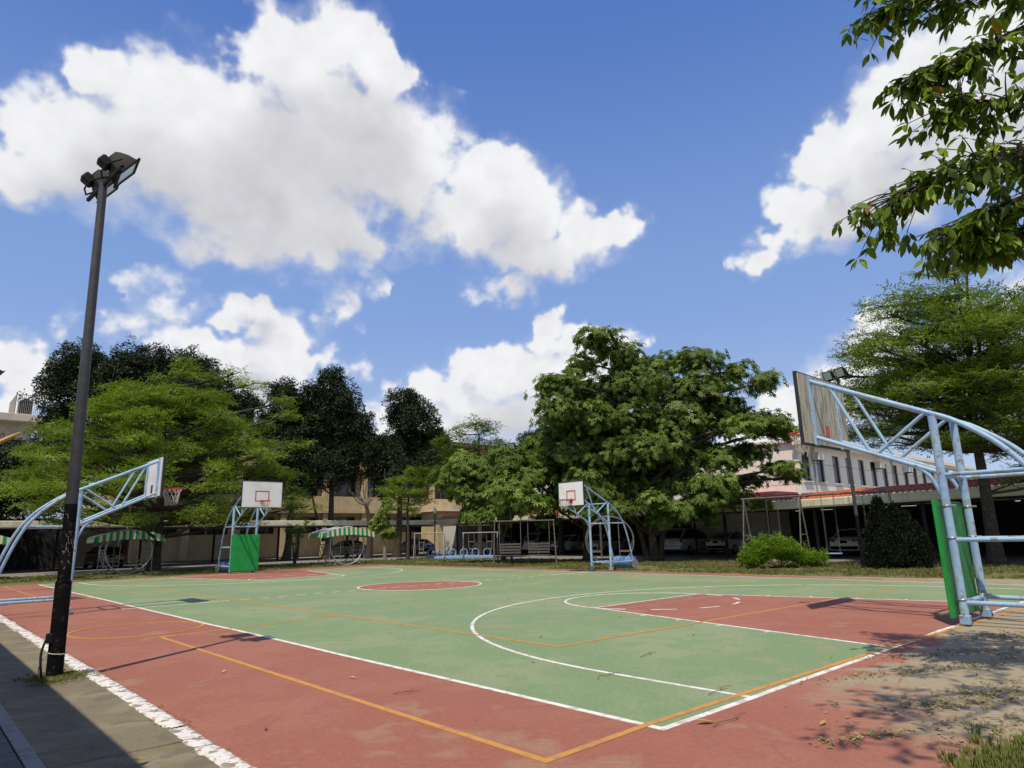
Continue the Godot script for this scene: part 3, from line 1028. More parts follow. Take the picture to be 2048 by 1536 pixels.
# local axes: -z towards the court, posts at z = 0; s scales heights and reach
func hoop(label: String, at: Vector3, turn: float, s: float, gap: float, board_w: float, board_h: float, board_y: float, pad: bool, weathered: bool) -> Node3D:
	var o := base("basketball_hoop", at, turn)
	tag(o, label, "basketball hoop", "pale blue tube basketball hoops round the court")
	var bs: Material = M.blue_steel
	var hw := gap * 0.5
	var pr := 0.058 * (0.9 + 0.1 * s) if s > 0.95 else 0.046
	var tr := 0.036 if s > 0.95 else 0.03
	var bz := -1.78 * s
	var top := board_y + board_h * 0.9
	var low := board_y + board_h * 0.12
	var arc_p := [Vector3(0, 3.06 * s, 0), Vector3(0, 2.9 * s, 0.3 * s), Vector3(0, 2.5 * s, 0.78 * s), Vector3(0, 2.0 * s, 1.12 * s), Vector3(0, 1.22 * s, 1.4 * s), Vector3(0, 0.36, 1.6 * s)]
	var sp := spline(arc_p, 5)
	for e in [-1.0, 1.0]:
		var x: float = e * hw
		var sh := func(a: Array) -> Array:
			var out := []
			for p in a:
				out.append(p + Vector3(x, 0, 0))
			return out
		bar([Vector3(x, 0.06, 0), Vector3(x, 3.02 * s, 0)], pr, "post", bs, o, 14)
		var ch := [Vector3(x, top, bz)]
		ch.append_array(sh.call(sp))
		bar(ch, tr * 1.05, "top_chord", bs, o, 12)
		bar([Vector3(x, low, bz), Vector3(x, 2.16 * s, 0.0)], tr, "lower_chord", bs, o, 12)
		bar(spline([Vector3(x, 2.28 * s, -0.32 * s), Vector3(x, 2.14 * s, -0.16 * s), Vector3(x, 1.84 * s, -0.03 * s)], 4), tr * 0.85, "bracket", bs, o)
		var chord := func(z: float, up: bool) -> Vector3:
			var t := z / bz
			return Vector3(x, lerpf(3.06 * s, top, t) if up else lerpf(2.16 * s, low, t), z)
		bar([chord.call(-1.45 * s, true), chord.call(-0.93 * s, false)], tr * 0.8, "diagonal_brace", bs, o)
		bar([chord.call(-0.85 * s, false), chord.call(-0.07 * s, true)], tr * 0.8, "diagonal_brace", bs, o)
		bar([Vector3(x, 2.13 * s, 0), Vector3(x, 2.13 * s, 1.04 * s)], tr * 0.85, "side_rail", bs, o)
		if s > 0.95:
			bar([Vector3(x, 1.19 * s, 0), Vector3(x, 1.19 * s, 1.41 * s)], tr * 0.95, "side_rail", bs, o)
		bar([Vector3(x, 0.32, 0), Vector3(x, 0.32, 1.6 * s)], tr * 0.95, "base_rail", bs, o)
		# castor under each post
		var b := mb()
		b.box(Vector3(x, 0.085, 0.0), Vector3(0.13, 0.13, 0.13), Basis.IDENTITY, 0.012)
		put("foot", b.done(), bs, o)
		b = mb()
		b.tube([Vector3(x - e * 0.0 + 0.068, 0.06, 0.02), Vector3(x + 0.1, 0.06, 0.02)], 0.05, 0.05, 14)
		put("castor", b.done(), M.dark_metal, o)
		for hh in ([0.36, 1.22, 1.68] if pad else [0.36]):
			b = mb()
			b.disc_ring(Vector3(x, hh, 0), Vector3.UP, pr + 0.004, 0.011, 16, 6)
			b.box(Vector3(x + 0.01, hh, pr + 0.03), Vector3(0.045, 0.025, 0.06), Basis.IDENTITY, 0.004)
			put("clamp", b.done(), M.bolt_metal, o)
		# flat uprights bolted to the back of the board
		b = mb()
		b.box(Vector3(x, board_y + board_h * 0.5 - 0.02, bz + 0.02), Vector3(0.1, board_h * 0.96, 0.035), Basis.IDENTITY, 0.004)
		put("board_upright", b.done(), bs, o)
	bar([Vector3(-hw, 2.13 * s, 0), Vector3(hw, 2.13 * s, 0)], tr * 0.95, "cross_rail", bs, o)
	bar([Vector3(-hw, 0.32, 0), Vector3(hw, 0.32, 0)], tr * 0.95, "cross_rail", bs, o)
	bar([Vector3(-hw, 3.03 * s, 0.02), Vector3(hw, 3.03 * s, 0.02)], tr * 0.8, "cross_rail", bs, o)
	bar([Vector3(-hw, 0.36, 1.6 * s), Vector3(hw, 0.36, 1.6 * s)], tr, "cross_rail", bs, o)
	# counterweight drum at the back, on two wheels
	var d := mb()
	d.tube([Vector3(-hw * 0.86, 0.27, 1.62 * s + 0.1), Vector3(-hw * 0.84, 0.27, 1.62 * s + 0.1), Vector3(hw * 0.84, 0.27, 1.62 * s + 0.1), Vector3(hw * 0.86, 0.27, 1.62 * s + 0.1)], 0.24, 0.24, 26, true, [0.225, 0.24, 0.24, 0.225])
	put("counterweight_drum", d.done(), M.blue_drum, o)
	for e in [-1.0, 1.0]:
		d = mb()
		d.tube([Vector3(e * (hw * 0.9), 0.2, 1.62 * s + 0.12), Vector3(e * (hw * 0.9 + 0.06), 0.2, 1.62 * s + 0.12)], 0.2, 0.2, 20)
		put("wheel", d.done(), M.grey_steel, o)
	# board
	var cy := board_y + board_h * 0.5
	var fz := bz - 0.045
	d = mb()
	d.box(Vector3(0, cy, fz), Vector3(board_w - 0.05, board_h - 0.05, 0.036), Basis.IDENTITY, 0.004)
	put("backboard", d.done(), M.board_white, o)
	d = mb()
	for e in [-1.0, 1.0]:
		d.box(Vector3(0, cy + e * (board_h - 0.025) * 0.5, fz), Vector3(board_w, 0.028, 0.056))
		d.box(Vector3(e * (board_w - 0.025) * 0.5, cy, fz), Vector3(0.026, board_h - 0.056, 0.054))
	put("board_frame", d.done(), M.board_frame, o)
	d = mb()
	d.box(Vector3(0, cy, bz - 0.0105), Vector3(board_w - 0.06, board_h - 0.06, 0.028))
	put("board_back", d.done(), M.ply_back if weathered else M.board_white, o)
	# aiming square
	var rim_y := board_y + board_h * 0.25
	d = mb()
	var sq := board_w * 0.32
	var sqh := board_h * 0.36
	for e in [-1.0, 1.0]:
		d.box(Vector3(e * sq * 0.5, rim_y + sqh * 0.5, fz - 0.019), Vector3(0.048, sqh + 0.05, 0.004))
		d.box(Vector3(0, rim_y + sqh * 0.5 + e * sqh * 0.5, fz - 0.0185), Vector3(sq - 0.048, 0.048, 0.004))
	put("aiming_square", d.done(), M.mark_red, o)
	# rim, bracket and net
	var rr := 0.225
	var rc := Vector3(0, rim_y, fz - 0.02 - 0.15 - rr)
	d = mb()
	d.disc_ring(rc, Vector3.UP, rr, 0.015, 36, 8)
	d.tube([Vector3(-0.07, rim_y, fz - 0.03), Vector3(-0.1, rim_y, rc.z + 0.2)], 0.01, 0.01, 6)
	d.tube([Vector3(0.07, rim_y, fz - 0.03), Vector3(0.1, rim_y, rc.z + 0.2)], 0.01, 0.01, 6)
	d.box(Vector3(0, rim_y - 0.03, fz - 0.025), Vector3(0.15, 0.17, 0.012), Basis.IDENTITY, 0.003)
	d.box(Vector3(0, rim_y - 0.005, fz - 0.1), Vector3(0.13, 0.012, 0.16))
	put("rim", d.done(), M.rim_red, o)
	d = mb()
	d.box(Vector3(0, rim_y - 0.02, bz + 0.006), Vector3(0.14, 0.2, 0.008))
	put("rim_back_plate", d.done(), M.rim_red if weathered else M.board_frame, o)
	rng.seed = int(at.x * 131 + at.z * 17) + 5000
	d = mb()
	for k in 12:
		for e in [-1.0, 1.0]:
			var pts := []
			for j in 7:
				var t := j / 6.0
				var a: float = TAU * (k + e * t * 1.5) / 12.0
				var r := lerpf(rr, 0.115, pow(t, 0.7)) + 0.012 * sin(t * 9.0 + k)
				pts.append(rc + Vector3(cos(a) * r + 0.03 * t, -0.40 * t * (0.85 + 0.15 * sin(k * 1.7)) - 0.008, sin(a) * r))
			d.tube(pts, 0.0065, 0.0065, 4, false)
	put("net", d.done(), M.net_cord, o)
	if pad:
		var g := base_child(o, "crash_pad")
		d = mb()
		d.box(Vector3(-0.02, 0.93, -0.135), Vector3(gap + 0.2, 1.66, 0.05), Basis.IDENTITY, 0.008)
		put("pad_face", d.done(), M.pad_green, g)
		d = mb()
		d.box(Vector3(-0.02, 0.93, -0.098), Vector3(gap + 0.17, 1.63, 0.022))
		put("pad_backing", d.done(), M.pad_back, g)
	return o


func base_child(parent: Node, called: String) -> Node3D:
	var o := Node3D.new()
	o.name = called
	parent.add_child(o, true)
	return o


func hoops() -> void:
	hoop("pale blue hoop on the near baseline seen from behind its weathered plywood board", Vector3(7.66, 0, 0.10), 0.0, 1.0, 1.06, 1.88, 1.26, 2.77, true, true)
	hoop("hoop with a green pad and white board on the far baseline beside the leafy tree", Vector3(7.96, 0, -29.25), PI, 1.0, 1.12, 1.9, 1.22, 2.93, true, false)
	hoop("small hoop without a pad behind the black lamp pole on the near sideline", Vector3(-1.42, 0, -14.42), -PI / 2, 0.85, 0.96, 1.35, 0.95, 2.46, false, false)
	hoop("small hoop without a pad in front of the big broad tree on the far sideline", Vector3(16.33, 0, -14.43), PI / 2, 0.85, 0.98, 1.32, 0.95, 2.46, false, false)


# a floodlight head: tapered dark housing, glass on its -z face
func flood(parent: Node3D, at: Vector3, turn: Basis, s := 1.0) -> void:
	var g := base_child(parent, "floodlight")
	g.transform = Transform3D(turn, at)
	var b := mb()
	var ring := func(w: float, h: float, z: float, y := 0.0) -> Array:
		var out := []
		for p in [Vector2(-0.8, -1), Vector2(0.8, -1), Vector2(1, -0.8), Vector2(1, 0.8), Vector2(0.8, 1), Vector2(-0.8, 1), Vector2(-1, 0.8), Vector2(-1, -0.8)]:
			out.append(Vector3(p.x * w * 0.5, p.y * h * 0.5 + y, z) * s)
		return out
	b.loft([ring.call(0.44, 0.36, -0.17), ring.call(0.42, 0.34, -0.13), ring.call(0.36, 0.29, -0.04, 0.01), ring.call(0.27, 0.2, 0.05, 0.02), ring.call(0.2, 0.13, 0.09, 0.03)], true, true, true)
	put("housing", b.done(), M.dark_metal, g)
	b = mb()
	for e in [-1.0, 1.0]:
		b.box(Vector3(0, e * 0.18, -0.18) * s, Vector3(0.47, 0.035, 0.03) * s, Basis.IDENTITY, 0.004)
		b.box(Vector3(e * 0.218, 0, -0.18) * s, Vector3(0.034, 0.325, 0.029) * s, Basis.IDENTITY, 0.004)
	put("bezel", b.done(), M.dark_metal, g)
	b = mb()
	b.box(Vector3(0, 0, -0.176) * s, Vector3(0.405, 0.325, 0.008) * s)
	put("lamp_glass", b.done(), M.lamp_glass, g)
	b = mb()
	b.box(Vector3(0, -0.1, 0.08) * s, Vector3(0.17, 0.14, 0.16) * s, Basis.IDENTITY, 0.02 * s)
	put("gear_box", b.done(), M.dark_metal, g)
	b = mb()
	for e in [-1.0, 1.0]:
		b.tube([Vector3(e * 0.235, 0.0, -0.06) * s, Vector3(e * 0.235, -0.2, 0.0) * s, Vector3(0.0, -0.24, 0.02) * s], 0.013 * s, 0.013 * s, 6)
	put("yoke", b.done(), M.dark_metal, g)


func lamp_pole(label: String, at: Vector3, top: float, facing: float, tilt: float, sleeve: bool, lean := Vector3.ZERO, yaw := 0.0) -> Node3D:
	# facing: turn of the heads about y; local -z is where they shine
	var o := base("floodlight_pole", at)
	tag(o, label, "lamp pole", "black floodlight poles round the court")
	var b := mb()
	b.tube([Vector3(0, 1.8, 0) + lean * 0.31, Vector3(0, top * 0.6, 0) + lean * 0.6, Vector3(0, top, 0) + lean], 0.06, 0.046, 18, true, [0.061, 0.055, 0.046])
	put("pole", b.done(), M.grey_pole, o)
	b = mb()
	b.tube([Vector3(0, -0.02, 0), Vector3(0, 1.0, 0) + lean * 0.17, Vector3(0, 1.82, 0) + lean * 0.316], 0.064, 0.0622, 18)
	put("painted_foot", b.done(), M.black_pole, o)
	if sleeve:
		b = mb()
		b.tube([Vector3(0, -0.02, 0), Vector3(0, 0.98, 0) + lean * 0.17, Vector3(0, 1.0, 0) + lean * 0.17], 0.078, 0.074, 20, true, [0.079, 0.077, 0.072])
		put("sleeve", b.done(), M.black_pole, o)
		b = mb()
		b.disc_ring(Vector3(0, 0.26, 0), Vector3(0.12, 1, 0.05), 0.083, 0.006, 22, 6)
		b.tube(spline([Vector3(-0.1, 0.26, 0.03), Vector3(-0.14, 0.2, 0.05), Vector3(-0.15, 0.1, 0.03), Vector3(-0.13, 0.02, 0.06)], 4), 0.006, 0.006, 5)
		put("tied_wire", b.done(), M.net_cord, o)
		b = mb()
		rng.seed = 3000 + int(at.z * 10.0)
		for k in 16:
			var y := rng.randf_range(1.12, 1.66)
			var a := rng.randf_range(0.9, 2.2)
			var p := []
			for j in 4:
				var aa := a + j * rng.randf_range(-0.12, 0.16)
				var yy := y + j * rng.randf_range(-0.012, 0.03)
				p.append(Vector3(cos(aa) * 0.0638, yy, sin(aa) * 0.0638) + lean * (yy / top))
			b.tube(p, 0.0022, 0.0022, 4)
		put("scratches", b.done(), M.pale_scratch, o)
		b = mb()
		b.box(Vector3(-0.09, 0.42, 0.02), Vector3(0.06, 0.1, 0.07), Basis.IDENTITY, 0.01)
		b.tube(spline([Vector3(-0.12, 0.4, 0.02), Vector3(-0.15, 0.25, 0.05), Vector3(-0.12, 0.02, 0.08)], 4), 0.012, 0.012, 6)
		put("junction_box", b.done(), M.dark_metal, o)
	var turn := Basis(Vector3.UP, facing)
	b = mb()
	b.box(Vector3(0, top - 0.02, 0) + lean, Vector3(1.1, 0.05, 0.04), turn, 0.008)
	put("cross_bar", b.done(), M.dark_metal, o)
	for e in [-1.0, 1.0]:
		flood(o, Vector3(0, top + 0.24, 0) + lean + turn * Vector3(e * 0.29, -0.07, -0.02), turn * Basis(Vector3.UP, yaw) * Basis(Vector3.RIGHT, -tilt), 0.88)
	return o


func lamps() -> void:
	lamp_pole("tall black lamp pole with scratched sleeve standing on the pavement by the kerb", Vector3(-2.84, 0.03, -5.67), 5.76, deg_to_rad(-83.0), 0.62, true, Vector3(-0.105, 0, -0.095), -0.2)
	lamp_pole("black floodlight pole at the left edge, only a lamp head in sight", Vector3(-3.1, 0, -17.7), 5.5, deg_to_rad(-85.0), 0.62, true)
	lamp_pole("black floodlight pole with two glass-fronted heads beside the dark conical bush", Vector3(20.27, 0, -6.16), 6.72, deg_to_rad(66.0), 0.3, false)
	lamp_pole("black floodlight pole half hidden in the leaves behind the row of swings", Vector3(18.9, 0, -22.5), 5.85, deg_to_rad(100.0), 0.42, false)
	# slim lantern pole by the far shelter
	var o := base("lantern_post", Vector3(25.0, 0, -37.6))
	tag(o, "thin dark post with a small lantern before the far car shelter", "lamp post")
	bar([Vector3(0, 0, 0), Vector3(0, 3.2, 0)], 0.05, "post", M.dark_metal, o)
	var b := mb()
	b.tube([Vector3(0, 3.2, 0), Vector3(0, 3.28, 0), Vector3(0, 3.5, 0), Vector3(0, 3.6, 0)], 0.1, 0.1, 12, true, [0.06, 0.11, 0.13, 0.03])
	put("lantern", b.done(), M.grey_steel, o)
	# street lamp arm that reaches into the picture at the left
	o = base("street_lamp", Vector3(-3.9, 0, -23.85))
	tag(o, "street lamp with an ochre rounded head at the left edge by the cream tower", "street lamp")
	bar([Vector3(0, 0, 0), Vector3(0, 3.4, 0), Vector3(0.06, 3.7, 0)], 0.06, "post", M.grey_steel, o)
	bar([Vector3(0.06, 3.68, 0), Vector3(1.3, 4.5, 0.0)], 0.035, "arm", M.grey_steel, o)
	b = mb()
	var rings := []
	for k in 9:
		var t := k / 8.0
		var r := 0.13 * pow(sin(PI * lerpf(0.12, 0.93, t)), 0.6)
		var ring := []
		for j in 12:
			var a := TAU * j / 12.0
			ring.append(Vector3(lerpf(1.2, 2.2, t), lerpf(4.42, 5.1, t) + sin(a) * r * 0.7, cos(a) * r))
		rings.append(ring)
	b.loft(rings)
	put("lamp_head", b.done(), mat("lamp_ochre", lin(0.45, 0.24, 0.07), 0.4), o)


# swing seat: two facing slatted benches in a pair of tall rings, with or without a striped awning
func glider(label: String, at: Vector3, turn: float, awning: bool) -> void:
	var o := base("glider_swing", at, turn)
	tag(o, label, "glider swing", "ring framed glider swings beyond the court")
	var st: Material = M.grey_steel if awning else M.dull_steel
	var R := 1.08
	for z in [0.0, -1.3]:
		var b := mb()
		b.disc_ring(Vector3(0, R + 0.04, z), Vector3.BACK, R, 0.032, 48, 8)
		put("ring_frame", b.done(), M.bright_steel if awning else M.dull_steel, o)
		for e in [-1.0, 1.0]:
			bar([Vector3(e * 0.62, 0.2, z), Vector3(e * 0.98, 0.0, z + (0.2 if z == 0.0 else -0.2))], 0.022, "leg", st, o, 6)
			bar([Vector3(e * 0.42, 0.28, z), Vector3(e * 0.42, 2.0, z)], 0.018, "hanger", st, o, 6)
			bar([Vector3(e * 0.42, 0.62, z), Vector3(e * 0.95, 0.62, z)], 0.018, "seat_rail", st, o, 6)
	for e in [-1.0, 1.0]:
		bar([Vector3(e * 0.62, 0.2, 0), Vector3(e * 0.62, 0.2, -1.3)], 0.02, "floor_bar", st, o, 6)
		bar([Vector3(e * 0.62, 0.12, 0.0), Vector3(e * 0.2, 0.12, -1.3)], 0.016, "floor_bar", st, o, 6)
		for k in 4:
			var b := mb()
			b.box(Vector3(e * (0.5 + k * 0.12), 0.66, -0.65), Vector3(0.085, 0.022, 1.16), Basis.IDENTITY, 0.004)
			put("seat_slat", b.done(), st, o)
		for k in 4:
			var b := mb()
			b.box(Vector3(e * (0.93 + 0.045 * k), 0.78 + 0.135 * k, -0.65), Vector3(0.022, 0.07, 1.16), Basis(Vector3.BACK, -e * 0.3), 0.004)
			put("back_slat", b.done(), st, o)
		for z in [-0.12, -1.18]:
			bar([Vector3(e * 0.88, 0.62, z), Vector3(e * 1.1, 1.26, z)], 0.018, "back_post", st, o, 6)
	if not awning:
		return
	for e in [-1.0, 1.0]:
		for z in [0.02, -1.32]:
			bar([Vector3(e * 1.1, 0.0, z), Vector3(e * 1.1, 1.86, z)], 0.025, "awning_post", st, o, 6)
	var half := 1.62
	var rise := func(x: float) -> float: return 1.86 + 0.3 * (1.0 - pow(absf(x) / half, 2.0))
	var b := mb()
	for k in 16:
		var x0 := lerpf(-half, half, k / 16.0)
		var x1 := lerpf(-half, half, (k + 1) / 16.0)
		b.quad(Vector3(x0, rise.call(x0), 0.28), Vector3(x1, rise.call(x1), 0.28), Vector3(x1, rise.call(x1), -1.58), Vector3(x0, rise.call(x0), -1.58), Vector3.UP)
	put("awning_top", b.done(), M.canvas_top, o)
	# hanging valance: one strip of canvas a stripe wide, scalloped below
	var cnt := [0, 0]
	var names := ["green_stripe", "cream_stripe"]
	var cl := [M.canvas_green, M.canvas_cream]
	var stripe := func(a: Vector3, c: Vector3, low: float, out: Vector3, which: int) -> void:
		var q := mb()
		var seg := 5
		for j in seg:
			var t0 := float(j) / seg
			var t1 := float(j + 1) / seg
			var p0 := a.lerp(c, t0)
			var p1 := a.lerp(c, t1)
			var d0 := low + 0.05 * sin(PI * t0)
			var d1 := low + 0.05 * sin(PI * t1)
			q.quad(p0, p1, p1 + Vector3(0, -d1, 0) + out * 0.05, p0 + Vector3(0, -d0, 0) + out * 0.05, out)
		piece(names[which], cnt[which], q.done(), cl[which], o)
		cnt[which] += 1
	for k in 22:
		var x0 := lerpf(-half, half, k / 22.0)
		var x1 := lerpf(-half, half, (k + 1) / 22.0)
		stripe.call(Vector3(x0, rise.call(x0), 0.285), Vector3(x1, rise.call(x1), 0.285), 0.27 + 0.14 * (1.0 - pow((x0 + x1) * 0.5 / half, 2.0)), Vector3.BACK, k % 2)
		stripe.call(Vector3(x0, rise.call(x0), -1.585), Vector3(x1, rise.call(x1), -1.585), 0.27 + 0.14 * (1.0 - pow((x0 + x1) * 0.5 / half, 2.0)), Vector3.FORWARD, k % 2)
	for k in 12:
		var z0 := lerpf(0.285, -1.585, k / 12.0)
		var z1 := lerpf(0.285, -1.585, (k + 1) / 12.0)
		for e in [-1.0, 1.0]:
			stripe.call(Vector3(e * (half + 0.004), 1.86, z0), Vector3(e * (half + 0.004), 1.86, z1), 0.25, Vector3(e, 0, 0), k % 2)


# A-frame set with hanging toddler seats of bars
func toddler_swing(label: String, at: Vector3, turn: float, span: float, h: float, seats: int) -> void:
	var o := base("toddler_swing", at, turn)
	tag(o, label, "swing set", "small swing sets with bar seats")
	var st: Material = M.grey_steel
	bar([Vector3(0, h, 0), Vector3(span, h, 0)], 0.035, "top_bar", st, o)
	for x in [0.06, span - 0.06]:
		for e in [-1.0, 1.0]:
			bar([Vector3(x, h, 0), Vector3(x, 0, e * 0.55)], 0.03, "leg", st, o, 8)
		bar([Vector3(x, 0.5, -0.39), Vector3(x, 0.5, 0.39)], 0.022, "leg_brace", st, o, 6)
	for k in seats:
		var x := span * (k + 0.5) / seats
		var g := base_child(o, "bar_seat")
		for e in [-1.0, 1.0]:
			bar([Vector3(x + e * 0.17, h, 0), Vector3(x + e * 0.17, 1.15, 0.0)], 0.012, "hanger", st, g, 5)
			bar([Vector3(x + e * 0.17, 1.15, 0.0), Vector3(x + e * 0.1, 0.42, 0.0)], 0.015, "side_bar", st, g, 5)
			bar([Vector3(x + e * 0.17, 1.15, 0.18), Vector3(x + e * 0.1, 0.42, 0.14)], 0.015, "side_bar", st, g, 5)
		bar([Vector3(x - 0.17, 1.15, 0.0), Vector3(x + 0.17, 1.15, 0.0)], 0.013, "cross_bar", st, g, 5)
		bar([Vector3(x - 0.13, 0.72, 0.08), Vector3(x + 0.13, 0.72, 0.08)], 0.02, "cross_bar", st, g, 5)
		var b := mb()
		b.box(Vector3(x, 0.44, 0.07), Vector3(0.26, 0.03, 0.22), Basis.IDENTITY, 0.006)
		put("seat", b.done(), st, g)


func bench_swing(label: String, at: Vector3, turn: float) -> void:
	var o := base("bench_swing", at, turn)
	tag(o, label, "swing bench", "hanging bench swings under the broad tree")
	var st: Material = M.dull_steel
	for x in [-1.45, 1.45]:
		for e in [-1.0, 1.0]:
			bar([Vector3(x, 2.15, 0), Vector3(x + signf(x) * 0.08, 0, e * 0.42)], 0.022, "leg", st, o, 8)
	bar([Vector3(-1.5, 2.15, 0), Vector3(1.5, 2.15, 0)], 0.028, "top_bar", st, o, 8)
	for sx in [-0.7, 0.7]:
		for e in [-1.0, 1.0]:
			bar(spline([Vector3(sx + e * 0.52, 2.12, 0), Vector3(sx + e * 0.52, 1.2, 0.1), Vector3(sx + e * 0.5, 0.62, 0.16), Vector3(sx + e * 0.46, 0.34, 0.1)], 4), 0.016, "hanger", st, o, 6)
		for k in 4:
			var b := mb()
			b.box(Vector3(sx, 0.5, -0.2 + k * 0.11), Vector3(1.0, 0.022, 0.08), Basis.IDENTITY, 0.004)
			put("seat_slat", b.done(), st, o)
			b = mb()
			b.box(Vector3(sx, 0.64 + k * 0.13, 0.22 + 0.03 * k), Vector3(1.0, 0.08, 0.02), Basis(Vector3.RIGHT, 0.22), 0.004)
			put("back_slat", b.done(), st, o)


func playground() -> void:
	glider("glider swing with green striped awning beneath the light green tree", Vector3(4.75, -0.02, -36.3), 0.0, true)
	glider("glider swing with green striped awning in the middle of the far verge", Vector3(15.35, -0.02, -32.9), 0.0, true)
	glider("glider swing with green striped awning at the left edge behind the arched hoop tubes", Vector3(-2.0, -0.02, -35.5), 0.0, true)
	glider("ring framed glider swing without awning behind the hoop under the broad tree", Vector3(19.9, -0.02, -16.9), -0.9, false)
	toddler_swing("small grey swing set with two bar seats behind the blue ring block", Vector3(21.55, -0.02, -35.2), -0.74, 2.12, 1.75, 2)
	toddler_swing("small grey swing set right of the blue ring block, beside a tree trunk", Vector3(21.3, -0.02, -29.6), -0.74, 2.2, 1.68, 2)
	bench_swing("pair of hanging slatted benches between thin poles in front of white cars", Vector3(18.6, -0.02, -21.2), -0.76)
	# low blue blocks with steel rings set in them
	for k in 2:
		var o := base("blue_ring_block", Vector3(24.0 - k * 1.4, -0.02, -37.2 + k * 3.0))
		o.rotation.y = -0.72
		tag(o, ["long low blue block with a row of rings, the rear one", "long low blue block with a row of rings, the one nearer the court"][k], "play block", "blue ring blocks")
		var b := mb()
		b.box(Vector3(1.9, 0.1, 0), Vector3(3.9, 0.24, 0.55), Basis.IDENTITY, 0.015)
		put("block", b.done(), M.blue_block, o)
		for j in 5:
			b = mb()
			b.disc_ring(Vector3(0.35 + j * 0.78, 0.42, 0), Vector3(0.45, 0, 1), 0.25, 0.028, 22, 8)
			put("ring", b.done(), M.blue_steel, o)
	# tall chain swings by the right-hand shelter: frame and seats are separate things
	var o := base("tall_swing_frame", Vector3(22.6, 0, 0))
	tag(o, "tall grey A-frame of the chain swings before the tiled shelter roof", "swing frame")
	bar([Vector3(0, 2.72, -5.7), Vector3(0, 2.72, -11.7)], 0.042, "top_bar", M.dull_steel, o, 12)
	for z in [-5.8, -9.15, -11.6]:
		for e in [-1.0, 1.0]:
			bar([Vector3(0, 2.72, z), Vector3(e * 0.5, 0, z)], 0.032, "leg", M.dull_steel, o, 8)
		bar([Vector3(-0.28, 1.2, z), Vector3(0.28, 1.2, z)], 0.022, "leg_brace", M.dull_steel, o, 6)
	var n := 0
	for z in [-8.05, -6.5, -10.35]:
		var s := base("chain_swing", Vector3(22.6, 0, z))
		tag(s, ["chain swing with a blue seat hanging left of the floodlight pole", "chain swing with a blue seat hanging behind the dark conical bush", "chain swing with a blue seat hanging just behind the leafy green bush"][n], "swing", "chain swings with blue seats")
		n += 1
		for e in [-1.0, 1.0]:
			var b := mb()
			for k in 34:
				var t := k / 33.0
				var c := Vector3(0, lerpf(2.66, 0.5, t), e * 0.24)
				b.disc_ring(c, Vector3(1, 0, 0) if k % 2 else Vector3(0, 0, 1), 0.034, 0.0065, 8, 4)
			put("chain", b.done(), M.dull_steel, s)
		var b := mb()
		b.box(Vector3(0, 0.46, 0), Vector3(0.2, 0.05, 0.56), Basis.IDENTITY, 0.012)
		put("seat", b.done(), M.blue_block, s)


